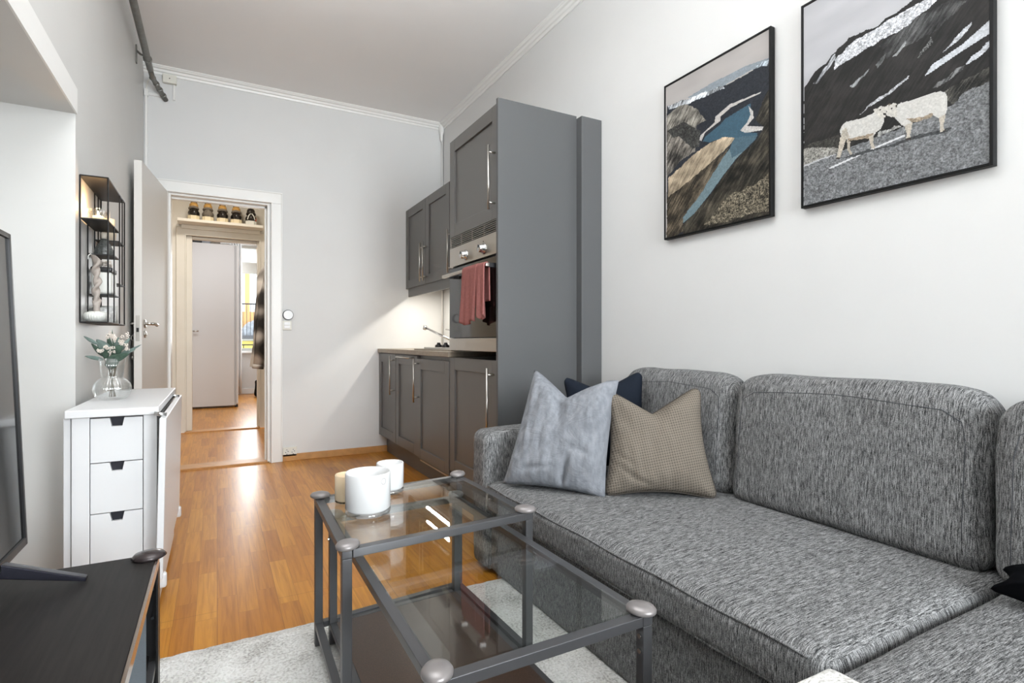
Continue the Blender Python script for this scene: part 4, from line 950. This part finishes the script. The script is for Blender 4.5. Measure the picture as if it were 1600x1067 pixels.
# ------------------------------------------------------------------ glass coffee tables
def beam(m, a, b, w, h, zt):
    """square bar from a to b (2D), top at zt"""
    a = Vector((a[0], a[1], 0)); b = Vector((b[0], b[1], 0)); d = (b-a).normalized(); n = Vector((-d.y, d.x, 0))
    K = Matrix(((d.x, n.x, 0, a.x), (d.y, n.y, 0, a.y), (0, 0, 1, 0), (0, 0, 0, 1)))
    m.box(0, (b-a).length, -w/2, w/2, zt-h, zt, K); return m
def glass_table(name, label, P, zt, zr, shelf, lowz=.092, screws=False):
    """P: far left, near left, near right, far right corner centres"""
    cx = sum(p[0] for p in P)/4; cy = sum(p[1] for p in P)/4
    t = thing(name, label, 'coffee table', (cx, cy, .02), 'nested glass coffee tables')
    W = .024
    for i in range(4):
        a, b = P[i], P[(i+1) % 4]; av = Vector(a); bv = Vector(b); d = (bv-av).normalized()
        g = W/2+.0005
        m = MB(); beam(m, av-d*(W/2 if i % 2 == 0 else -g), bv+d*(W/2 if i % 2 == 0 else -g), W, .020, zt-.004); m.build('rail', M['frame'], t, bevel=.0015)
        m = MB(); beam(m, av+d*g, bv-d*g, W*.9, .018, lowz); m.build('lower_rail', M['frame'], t, bevel=.0015)
    for p in P:
        m = MB(); s = W/2-.0005; m.box(p[0]-s, p[0]+s, p[1]-s, p[1]+s, .0205, zt-.0245)
        lg = m.build('leg', M['frame'], t, bevel=.0015)
        if screws:
            for dz in (.045, .075): MB().tube([(p[0]-s, p[1]-.002, zt-dz), (p[0]-s-.004, p[1]-.002, zt-dz)], .005, 10).build('screw', M['chrome'], lg)
    C4 = Vector((cx, cy))
    gp = [tuple(Vector(p)+(C4-Vector(p)).normalized()*.018) for p in P]
    m = MB(); m.prism(gp, .006, axis=2, base=zt-.0095); m.build('glass_top', M['glass'], t)
    for p in P:
        d = (C4-Vector(p)).normalized()*.006; a = math.atan2(d.y, d.x)
        m = MB(); K = Matrix.Rotation(a, 4, 'Z') @ Matrix.Diagonal((1.0, .86, 1, 1))
        m.lathe([(0, -.001), (.024, -.001), (.0305, .003), (.031, .008), (.027, .013), (.016, .0165), (0, .0175)], (p[0]+d.x, p[1]+d.y, zt-.003), 32, M=K)
        m.build('corner_cap', M['cap'], t, smooth=True)
    if shelf:
        gp = [tuple(Vector(p)+(C4-Vector(p)).normalized()*.02) for p in P]
        m = MB(); m.prism(gp, .012, axis=2, base=lowz+.001-.013+.002); m.build('lower_shelf', M['brownboard'], t)
    return t
glass_table('coffee_table', 'taller square glass coffee table with grey metal frame carrying the white candle holders',
            [(.277, 1.766), (.265, 1.296), (.777, 1.333), (.766, 1.812)], .482, 0, False)
glass_table('coffee_table', 'lower long glass coffee table with dark brown bottom shelf, pushed half under the taller one',
            [(.318, 1.755), (.312, .826), (.752, .826), (.741, 1.772)], .422, 0, True, .088, True)

# ------------------------------------------------------------------ candle holders on the tall table
zg = .4790
def holder(label, x, y, r, h, mat, ring=None, amber=False):
    t = thing('candle_holder', label, 'candle holder', (x, y, zg), 'candle holders on the tall glass table')
    b = .012 if not amber else .004
    MB().lathe([(0, .0), (r-.006, 0), (r-.001, .004), (r, b)] + [(0, b)], (x, y, zg), 48, cap=False).build('glass_base', M['clear'] if not amber else mat, t, smooth=True)
    MB().lathe([(0, b+.0005), (r-.006, b+.0005), (r, b+.007), (r, h-.003), (r-.0015, h), (r-.004, h-.002), (r-.0045, b+.012), (r-.012, b+.006), (0, b+.005)], (x, y, zg), 64, cap=False).build('glass_body', mat, t, smooth=True)
    if ring:
        m = MB(); a0, zc, R = ring
        for k in range(14):
            a = 2*PI*k/14; dz = R*math.sin(a); da = R*math.cos(a)/r
            p = Vector((x+(r+.0001)*math.cos(a0+da), y+(r+.0001)*math.sin(a0+da), zg+zc+dz)); n = Vector((math.cos(a0+da), math.sin(a0+da), 0))
            m.tube([p-n*.0003, p+n*.0004], .0015, 6)
        m.build('round_emblem', simple('emblem_grey', srgb(178, 176, 176), .5), t)
    return t
# direction from the holder to the camera, turned towards picture right
ca = math.atan2(-1.543, -.374)
holder('large white opal glass candle holder with a round grey emblem, the tallest of the three', .374, 1.535, .062, .118, M['opal'], (ca+math.radians(42), .098, .008))
holder('medium white opal glass candle holder standing right behind the largest one', .488, 1.715, .043, .096, M['opal'])
holder('small peach-coloured candle holder standing left behind the largest one', .346, 1.675, .0365, .084, M['amber'], amber=True)

# ------------------------------------------------------------------ corner sofa
S = thing('corner_sofa', 'large grey heathered corner sofa with thick seat and back cushions along the right wall', 'sofa', (1.4, 1.0, 0))
SM = M['sofa']
MB().soft(.995, 1.80, .60, 2.04, .012, .268, .02, 12).build('sofa_base', SM, S, smooth=True)
MB().soft(.46, 1.80, -.32, .598, .012, .262, .02, 12).build('chaise_base', SM, S, smooth=True)
MB().soft(1.745, 1.812, -.30, 2.0, .03, .62, .03, 14).build('back_frame', SM, S, smooth=True)
MB().soft(.972, 1.80, 2.005, 2.150, .012, .585, .035, 18, puff=(.006, 0, .012)).build('arm', SM, S, smooth=True)
MB().soft(.965, 1.76, .580, 2.015, .270, .385, .032, 26, puff=(.004, 0, .018), wr=.003, ws=4).build('seat_cushion', SM, S, smooth=True)
MB().soft(.44, 1.76, -.30, .577, .262, .376, .032, 26, puff=(.004, 0, .014), wr=.003, ws=4, seed=3).build('chaise_cushion', SM, S, smooth=True)
for z in (.374, .283): MB().tube([(.9665+(.004 if z < .3 else .0015), .62+(1.36)*k/30, z+.002*math.sin(k*.9)) for k in range(31)], .003, 6).build('seam', SM, S, smooth=True)
def back_cushion(y0, y1, xb, z1, seed, xt=.04):
    """cushion leaning back a little, rounded upper corners, stitched face"""
    m = MB(); z0 = .378
    m.soft(xb, 1.805, y0, y1, z0, z1, .055, 30, puff=(.022, 0, .006), wr=.007, ws=5.5, seed=seed)
    for v in m.bm.verts:
        k = (v.co.z-z0)/(z1-z0); v.co.x += xt*k*(1.82-v.co.x)/(1.82-xb)
        # rounder top corners
        e = min(v.co.y-y0, y1-v.co.y)
        if k > .5: v.co.z -= (.028*((k-.5)*2)**2)*max(0, 1-e/.13)**2
        # creases pulled towards the corners
        c = noise.noise(Vector((v.co.y*3, v.co.z*16+v.co.y*9, seed)))
        v.co.x += .004*c*max(0, 1-e/.22)
    o = m.build('back_cushion', SM, S, smooth=True)
    # stitched line around the front panel
    pts = []
    e = .062
    def fx(z): k = (z-z0)/(z1-z0); return xb+xt*k-.0105
    for (y, z) in ((y1-e*.75, z0+.05), (y1-e*.75, z1-.14), (y1-e*.9, z1-.085), (y1-e*1.6, z1-.058), (y1-.3, z1-.045), ((y0+y1)/2, z1-.043), (y0+.3, z1-.045), (y0+e*1.6, z1-.058), (y0+e*.9, z1-.085), (y0+e*.75, z1-.14), (y0+e*.75, z0+.05)):
        pts.append(Vector((fx(z), y, z)))
    # project the stitch onto the cushion with a ray so it lies on the surface
    from mathutils.bvhtree import BVHTree
    bm2 = bmesh.new(); bm2.from_mesh(o.data); tr = BVHTree.FromBMesh(bm2); q = []
    org = ORG[o]
    dense = []
    for i in range(len(pts)-1):
        for k in range(8): dense.append(pts[i].lerp(pts[i+1], k/8))
    for p in dense:
        hit = tr.ray_cast(Vector((p.x-.3, p.y, p.z))-org, Vector((1, 0, 0)))[0]
        if hit: q.append(hit+org+Vector((-.0002, 0, 0)))
    bm2.free()
    st = MB().tube(q, .0011, 6).build('stitch', M['stitch'], o, smooth=True)
M['stitch'] = simple('dark_stitch', srgb(70, 72, 76), .9)
back_cushion(1.378, 2.00, 1.648, .838, 2)
back_cushion(.606, 1.368, 1.640, .842, 5)
back_cushion(-.26, .590, 1.600, .832, 9)

# ------------------------------------------------------------------ loose pillows
def pillow(name, label, TL, TR, BR, BL, T, m, notch=.0, wr=.006, seed=0, pipe=None, inset=.035, n=44, fold=(), rnd=.012):
    TL, TR, BR, BL = [Vector(p) for p in (TL, TR, BR, BL)]
    c = (TL+TR+BR+BL)/4; rt = ((TR+BR)-(TL+BL)).normalized(); up = ((TL+TR)-(BL+BR)).normalized(); nr = rt.cross(up).normalized()
    if nr.y > 0 and nr.x > 0: nr = -nr
    if nr.dot(Vector((0, 0, 0))-c) < 0: nr = -nr
    t = thing(name, label, 'pillow', tuple((BL+BR)/2), 'scatter pillows on the sofa')
    def surf(side):
        def fn(u, v):
            # v: 0 bottom, 1 top
            p = BL.lerp(BR, u).lerp(TL.lerp(TR, u), v)
            cu = (2*u-1); cv = (2*v-1)
            p = p - rt*cu*inset*(1-cv*cv)*abs(cu)**1.5 - up*cv*inset*(1-cu*cu)*abs(cv)**1.5
            p = p+(c-p)*rnd*9*(abs(cu)*abs(cv))**10
            p = p - up*notch*(max(0, 1-abs(u-.47)/.44)**1.25)*v**2.2
            th = T*((1-cu**4)*(1-cv**4))**.62
            th *= 1-.55*math.exp(-((u-.47)/.10)**2)*max(0, v-.55)/.45*(notch > 0)
            k = min(1, (1-abs(cu))*8)*min(1, (1-abs(cv))*8)
            w = wr*noise.noise(Vector((u*4+seed, v*4, side)))+wr*.6*noise.noise(Vector((u*13+seed, v*5+u*6, side*2)))
            rad = math.hypot(cu, cv)
            w += wr*.5*math.sin(24*math.atan2(cv, cu)*.5+4*noise.noise(Vector((u*3, v*3, seed))))*max(0, rad-.55)
            for (fu, fv, du, dv, amp, wd) in fold:
                a = (u-fu)*dv-(v-fv)*du; b2 = (u-fu)*du+(v-fv)*dv
                w -= amp*math.exp(-(a/wd)**2)*math.exp(-(b2/.16)**2)
            return p+nr*side*(th+w*k)
        return fn
    mm = MB(); mm.grid(surf(1), n, n); mm.grid(surf(-1), n, n, True)
    uvs = None
    bmesh.ops.remove_doubles(mm.bm, verts=mm.bm.verts, dist=.0004)
    # uv from the flat square for woven patterns
    ul = mm.bm.loops.layers.uv.new('uv')
    for f in mm.bm.faces:
        for l in f.loops:
            d = l.vert.co-BL; l[ul].uv = (d.dot(rt)/(TR-TL).length, d.dot(up)/(TL-BL).length)
    o = mm.build('pillow_cover', m, t, smooth=True)
    if pipe:
        f = surf(1); N2 = 40; pts = [f(i/N2, 0) for i in range(N2)]+[f(1, i/N2) for i in range(N2)]+[f(1-i/N2, 1) for i in range(N2)]+[f(0, 1-i/N2) for i in range(N2)]
        MB().tube(pts, .0032, 6, closed=True).build('piping', pipe, t, smooth=True)
    return t
pillow('scatter_pillow', 'dark navy pillow peeking out behind the light blue-grey one', (1.335, 1.995, .815), (1.640, 1.800, .842), (1.615, 1.70, .41), (1.29, 1.90, .41), .045, M['pillow_navy'], .05, .004, 2, inset=.03, rnd=.012)
pillow('scatter_pillow', 'large light blue-grey linen pillow with chopped top leaning in the sofa corner', (1.185, 1.975, .842), (1.345, 1.615, .815), (1.235, 1.560, .392), (.990, 1.895, .400), .070, M['pillow_blue'], .085, .011, 7, inset=.014, rnd=.0,
       fold=((.62, .12, .2, 1, .022, .025), (.45, .78, .3, -1, .014, .03), (.35, .15, 1, .2, .01, .02), (.75, .35, 1, -.2, .008, .02)))
pillow('scatter_pillow', 'beige waffle-textured pillow with dark piping in front of the first back cushion', (1.305, 1.655, .782), (1.640, 1.480, .792), (1.590, 1.350, .388), (1.235, 1.575, .392), .075, M['pillow_beige'], .075, .009, 4, pipe=M['piping'], inset=.030, rnd=.010,
       fold=((.2, .2, 1, -.7, .012, .02), (.3, .12, 1, -.5, .01, .015), (.12, .35, 1, -.6, .008, .02)))
t = pillow('scatter_pillow', 'black pillow lying on the sofa corner seat at the right edge of the photo', (1.575, .560, .445), (1.70, .20, .56), (1.50, .10, .40), (1.515, .565, .405), .05, M['pillow_black'], 0, .004, 5)
q = thing('fluffy_cushion', 'light grey fluffy cushion on the near seat', 'cushion', (.78, .44, .392))
m = MB(); m.soft(.715, .885, .38, .535, .392, .432, .019, 20, puff=(.0, .0, .012), wr=.002, ws=20); m.build('cushion_cover', M['rug'], q, smooth=True)

# ------------------------------------------------------------------ hall: shelf with shoes, jacket
setprops(MB().box(-.357, .440, 6.44, 6.668, 2.192, 2.222).box(-.33, .42, 6.62, 6.668, 2.150, 2.1915).build('shoe_shelf', M['hallwall'], loc=(.04, 6.55, 2.15), bevel=.004), 'long white shelf above the far doorway in the hall carrying shoes', 'shelf')
def shoe(label, x, kind, G=1.28):
    t = thing('shoe', label, 'shoe', (x, 6.455, 2.2225), 'shoes in a row on the hall shelf')
    z0 = 2.2225; L = .19; y0 = 6.452
    def out(v, k=1.0):
        w = (.045+.012*math.sin(PI*min(1, v*1.1)))*k
        if v < .14: w *= max(.25, (v/.14))**.4
        if v > .82: w *= max(.05, (1-((v-.82)/.18)**2))**.5
        return w
    N2 = 22
    pts = [(out(i/N2), i/N2) for i in range(N2+1)]+[(-out(i/N2), i/N2) for i in range(N2, -1, -1)]
    MB().prism([(x+a, y0+.004+b*L) for a, b in pts], .030, axis=2, base=z0).build('sole', M['sole'], t)
    MB().prism([(x+a*1.03, y0+.001+b*L) for a, b in pts if b < .2], .040, axis=2, base=z0+.0005).build('heel_block', M['sole'] if kind != 'stripe' else M['ceramic'], t)
    up = MB(); rings = []; seg = 20
    for i in range(15):
        v = i/14; cy = y0+.008+v*(L-.014); ring = []
        h = .125 if v < .40 else .125-.062*((v-.40)/.60)
        for k in range(seg):
            a = 2*PI*k/seg; ww = out(max(.05, min(.985, v)), .96)
            zz = z0+.030+(h-.030)*(.5+.5*math.sin(a)); sl = 1-.28*max(0, math.sin(a))
            ring.append(up.bm.verts.new((x+ww*sl*math.cos(a), cy, zz)))
        rings.append(ring)
    for i in range(14):
        for k in range(seg): up.bm.faces.new([rings[i][k], rings[i][(k+1) % seg], rings[i+1][(k+1) % seg], rings[i+1][k]])
    up.bm.faces.new(rings[0][::-1]); up.bm.faces.new(rings[-1])
    up.build('upper', M['shoeblack'] if kind in ('black', 'stripe') else M['shoegrey'], t, smooth=True)
    co = MB(); co.tube([(x+.037*math.cos(a), y0+.050+.040*math.sin(a), z0+.116+.012*max(0, -math.sin(a))) for a in np.linspace(0, 2*PI, 22)[:-1]], .0125, 8, closed=True)
    co.build('collar', M['shoegrey'] if kind != 'stripe' else M['shoeblack'], t, smooth=True)
    tg = MB(); tg.soft(x-.040, x+.040, y0+.050, y0+.100, z0+.075, z0+.185, .034, 12, puff=(0, .004, .004)); tg.build('tongue', M['tan'] if kind != 'stripe' else M['shoeblack'], t, smooth=True)
    if kind == 'stripe':
        for s in (-1, 1):
            MB().tube([(x+s*.036, y0+.004, z0+.05), (x+s*.026, y0+.004, z0+.09), (x+s*.005, y0+.006, z0+.118)], .006, 6).build('stripe', M['ceramic'], t, smooth=True)
            MB().tube([(x+s*.036, y0+.062, z0+.13), (x+s*.012, y0+.054, z0+.165), (x-s*.014, y0+.056, z0+.185)], .006, 6).build('stripe', M['ceramic'], t, smooth=True)
        MB().tube([(x+.046, y0+.02, z0+.04), (x+.046, y0+.06, z0+.09)], .007, 6).build('orange_panel', M['orange'], t, smooth=True)
    else:
        MB().soft(x-.030, x+.030, y0+.100, y0+.112, z0+.15, z0+.200, .006, 8).build('pull_tab', M['shoeblack'], t, smooth=True)
    if kind == 'tan':
        for (p, q2) in ((.140, .155), (.165, .150), (.170, .182)): MB().tube([(x-.03, y0+.056, z0+p), (x+.03, y0+.056, z0+q2)], .007, 6).build('lace', M['tan'], t, smooth=True)
shoe('black-heeled shoe with tan tongue, leftmost of the five on the hall shelf', -.213, 'black')
shoe('tan laced shoe with grey heel, second from the left on the hall shelf', -.085, 'tan')
shoe('black-heeled shoe with cream heel block and tan tongue, middle one on the hall shelf', .050, 'black')
shoe('black-heeled shoe with yellowish heel and tan tongue, second from the right on the hall shelf', .180, 'black')
shoe('black and white striped sports shoe, rightmost on the hall shelf', .322, 'stripe')
# jacket
J = thing('plaid_jacket', 'black and grey plaid jacket hanging on the right side of the hall', 'jacket', (.47, 5.9, .71))
def jk(u, v):
    a = 2*PI*u; z = .71+1.0*v
    ry = .17+.03*(1-v)-.08*max(0, v-.8)/.2; rx = .115+.055*(1-v)**1.2-.045*max(0, v-.88)/.12
    f = 1+.10*math.sin(7*a+3*v)+.05*math.sin(13*a-5*v)
    return Vector((.480+rx*f*math.cos(a)*1.05, 5.90+ry*f*math.sin(a), z+.012*math.sin(5*a)*(1-v)))
m = MB(); m.grid(jk, 64, 50); bmesh.ops.remove_doubles(m.bm, verts=m.bm.verts, dist=.0006)
o = m.build('jacket_body', M['plaid'], J, smooth=True)
MB().tube([(.45, 5.79, 1.60), (.415, 5.76, 1.40), (.395, 5.75, 1.15), (.368, 5.75, .90), (.350, 5.75, .74)], .05, 16, rad=[.05, .056, .054, .050, .046]).build('sleeve', M['plaid'], J, smooth=True)
MB().tube([(.350, 5.75, .74), (.345, 5.75, .70)], .050, 16).build('cuff', M['plaid'], J, smooth=True)
MB().soft(.415, .56, 5.80, 6.0, 1.66, 1.775, .03, 12, wr=.01, ws=14).build('hood', M['shoegrey'], J, smooth=True)
MB().tube([(.60, 5.9, 1.80), (.54, 5.9, 1.80), (.53, 5.9, 1.775)], .006, 8).build('coat_hook', M['steel'], thing('coat_hook', 'small steel coat hook on the hall wall holding the plaid jacket', 'hook', (.6, 5.9, 1.79)), smooth=True)

# ------------------------------------------------------------------ bedroom: wardrobe, boxes, curtain, bag, lamp
t = thing('wardrobe', 'tall pale grey wardrobe with a lever handle seen through the two doorways', 'wardrobe', (-.2, 9.2, 0))
bx(-.62, .262, 8.92, 9.50, .04, 2.372).build('wardrobe_body', M['wardrobe'], t)
MB().box(-.345, .226, 8.895, 8.918, .030, 2.372).build('wardrobe_door', M['wardrobe'], t, bevel=.003)
m = MB(); m.box(.231, .243, 8.885, 8.919, .030, 2.372); m.box(.246, .272, 8.870, 8.919, .06, 2.36); m.build('edge_profile', M['wardrobe'], t, bevel=.003)
MB().box(.23, .27, 8.93, 9.0, .001, .04).build('foot', M['dark'], t)
m = MB(); m.tube([(-.315, 8.895, 1.11), (-.315, 8.855, 1.11)], .009, 8); m.tube([(-.315, 8.858, 1.11), (-.23, 8.858, 1.11)], .009, 8); m.build('handle', M['steel'], t, smooth=True)
MB().box(-.322, -.308, 8.890, 8.896, 1.02, 1.05).build('keyhole_plate', M['dark'], t)
for i, (a, b, c, lb) in enumerate(((-.34, -.20, M['dark'], 'dark storage box on top of the pale wardrobe, left one'), (-.195, -.085, M['frame'], 'grey storage box on top of the pale wardrobe, middle one'), (-.08, .04, M['shoegrey'], 'warm grey storage box on top of the pale wardrobe, right one'))):
    q = thing('storage_box', lb, 'box', ((a+b)/2, 9.1, 2.373), 'storage boxes on the wardrobe')
    MB().box(a, b, 8.93, 9.3, 2.3725, 2.53).build('box_body', c, q, bevel=.003)
    MB().box(a-.003, b+.003, 8.925, 9.303, 2.5305, 2.56).build('box_lid', M['cream'], q, bevel=.003)
def curt(x0, x1, y, z0, z1, k):
    def fn(u, v): return Vector((x0+(x1-x0)*u, y+.022*math.sin(u*k*2*PI), z0+(z1-z0)*v))
    return MB().grid(fn, 60, 6)
o = curt(.22, .385, 10.86, .03, 2.76, 4).build('curtain', M['curtain'], loc=(.3, 10.86, .03), smooth=True)
s = o.modifiers.new('s', 'SOLIDIFY'); s.thickness = .004
setprops(o, 'narrow white curtain hanging at the left side of the bedroom window', 'curtain')
setprops(MB().tube([(-.2, 10.86, 2.772), (1.6, 10.86, 2.772)], .010, 10).build('curtain_rail', M['trim'], loc=(.7, 10.86, 2.77)), 'white curtain rail across the top of the bedroom window', 'curtain rail')
q = thing('dark_bag', 'dark bag standing on the bedroom floor under the window', 'bag', (.70, 10.4, 0))
MB().soft(.575, .86, 10.28, 10.52, .001, .30, .05, 12, wr=.02, ws=6).build('bag_body', M['pillow_black'], q, smooth=True)
MB().tube([(.64, 10.4, .29), (.66, 10.4, .36), (.74, 10.4, .38), (.80, 10.4, .29)], .010, 8).build('bag_handle', M['black'], q, smooth=True)
q = thing('beaded_lamp', 'orange-gold beaded hanging lamp in front of the bedroom window', 'lamp', (.70, 10.5, 2.42))
m = MB()
for k in range(9):
    z = 2.44+k*.03; R = .085*math.sin(PI*(k+1)/10)**.6
    for j in range(10): a = 2*PI*j/10+k*.3; m.soft(.70+R*math.cos(a)-.016, .70+R*math.cos(a)+.016, 10.5+R*math.sin(a)-.016, 10.5+R*math.sin(a)+.016, z-.014, z+.014, .0139, 4)
m.build('bead_shade', M['lampbead'] if 'lampbead' in M else simple('amber_beads', srgb(232, 178, 84), .4), q, smooth=True)
MB().tube([(.70, 10.5, 2.70), (.70, 10.5, 2.849)], .004, 6).build('cord', M['black'], q)

# ------------------------------------------------------------------ the house across the yard, seen through the bedroom window
t = thing('apartment_house', 'bright apartment house facade across the yard with an orange-framed balcony door', 'building', (1, 19, -1))
w = MB(); w.box(-3, .45, 19.0, 19.4, -2, 8); w.box(1.5, 6, 19.0, 19.4, -2, 8); w.box(.45, 1.5, 19.0, 19.4, 3.45, 8); w.box(.45, 1.5, 19.0, 19.4, -2, 1.15)
w.build('facade_wall', simple('pale_render', srgb(244, 242, 236), .8, var=.05), t)
bm_or = simple('orange_wood', srgb(226, 168, 106), .6)
w = MB(); w.box(.45, .52, 18.98, 19.1, 1.15, 3.45); w.box(1.43, 1.5, 18.98, 19.1, 1.15, 3.45); w.box(.77, .90, 18.98, 19.1, 1.15, 3.45); w.box(.52, 1.43, 18.98, 19.1, 3.38, 3.45); w.box(.52, 1.43, 18.985, 19.08, 1.15, 1.9)
w.build('door_frame', bm_or, t)
bx(.52, 1.43, 19.02, 19.04, 1.9, 3.38).build('door_pane', simple('bright_glass', srgb(240, 244, 246), .1), t)
m = MB(); m.tube([(.0, 18.5, 2.12), (2.2, 18.5, 2.12)], .022, 6)
for k in range(23): x = .0+k*.1; m.tube([(x, 18.5, 1.15), (x, 18.5, 2.12)], .008, 5)
m.build('balcony_railing', M['black'], t)
bx(0, 2.2, 18.45, 18.98, 1.04, 1.15).build('balcony_slab', M['frame'], t)
bx(-.5, 2.6, 18.96, 18.995, .42, .98).build('yellow_panel', simple('yellow_render', srgb(250, 226, 120), .7), t)
m = MB(); m.tube([(0, 18.7, .86), (2.2, 18.7, .86)], .02, 6)
for x in (.1, .72, 1.4): m.tube([(x, 18.7, .30), (x, 18.7, .86)], .012, 5)
m.build('lower_railing', M['black'], t)
q = thing('covered_bundle', 'silver-grey tarpaulin covered bundle on the balcony across the yard', 'tarpaulin', (.9, 18.7, 1.15))
m = MB()
def tarp(u, v):
    a = PI*v; h = .46*(1-abs(2*u-1.1)**1.6*.8)
    return Vector((.55+.75*u, 18.72-.16*math.cos(a), 1.152+max(.02, h)*math.sin(a)*(1+.12*noise.noise(Vector((u*9, v*6, 1))))))
m.grid(tarp, 40, 24); m.build('tarpaulin', simple('silver_tarp', srgb(150, 154, 160), .4, var=.3, vs=12), q, smooth=True)
struct(bx(-8, 10, 11.3, 30, -3.2, -3.1).build('ground_yard', simple('yard_ground', srgb(190, 188, 182), .9)))
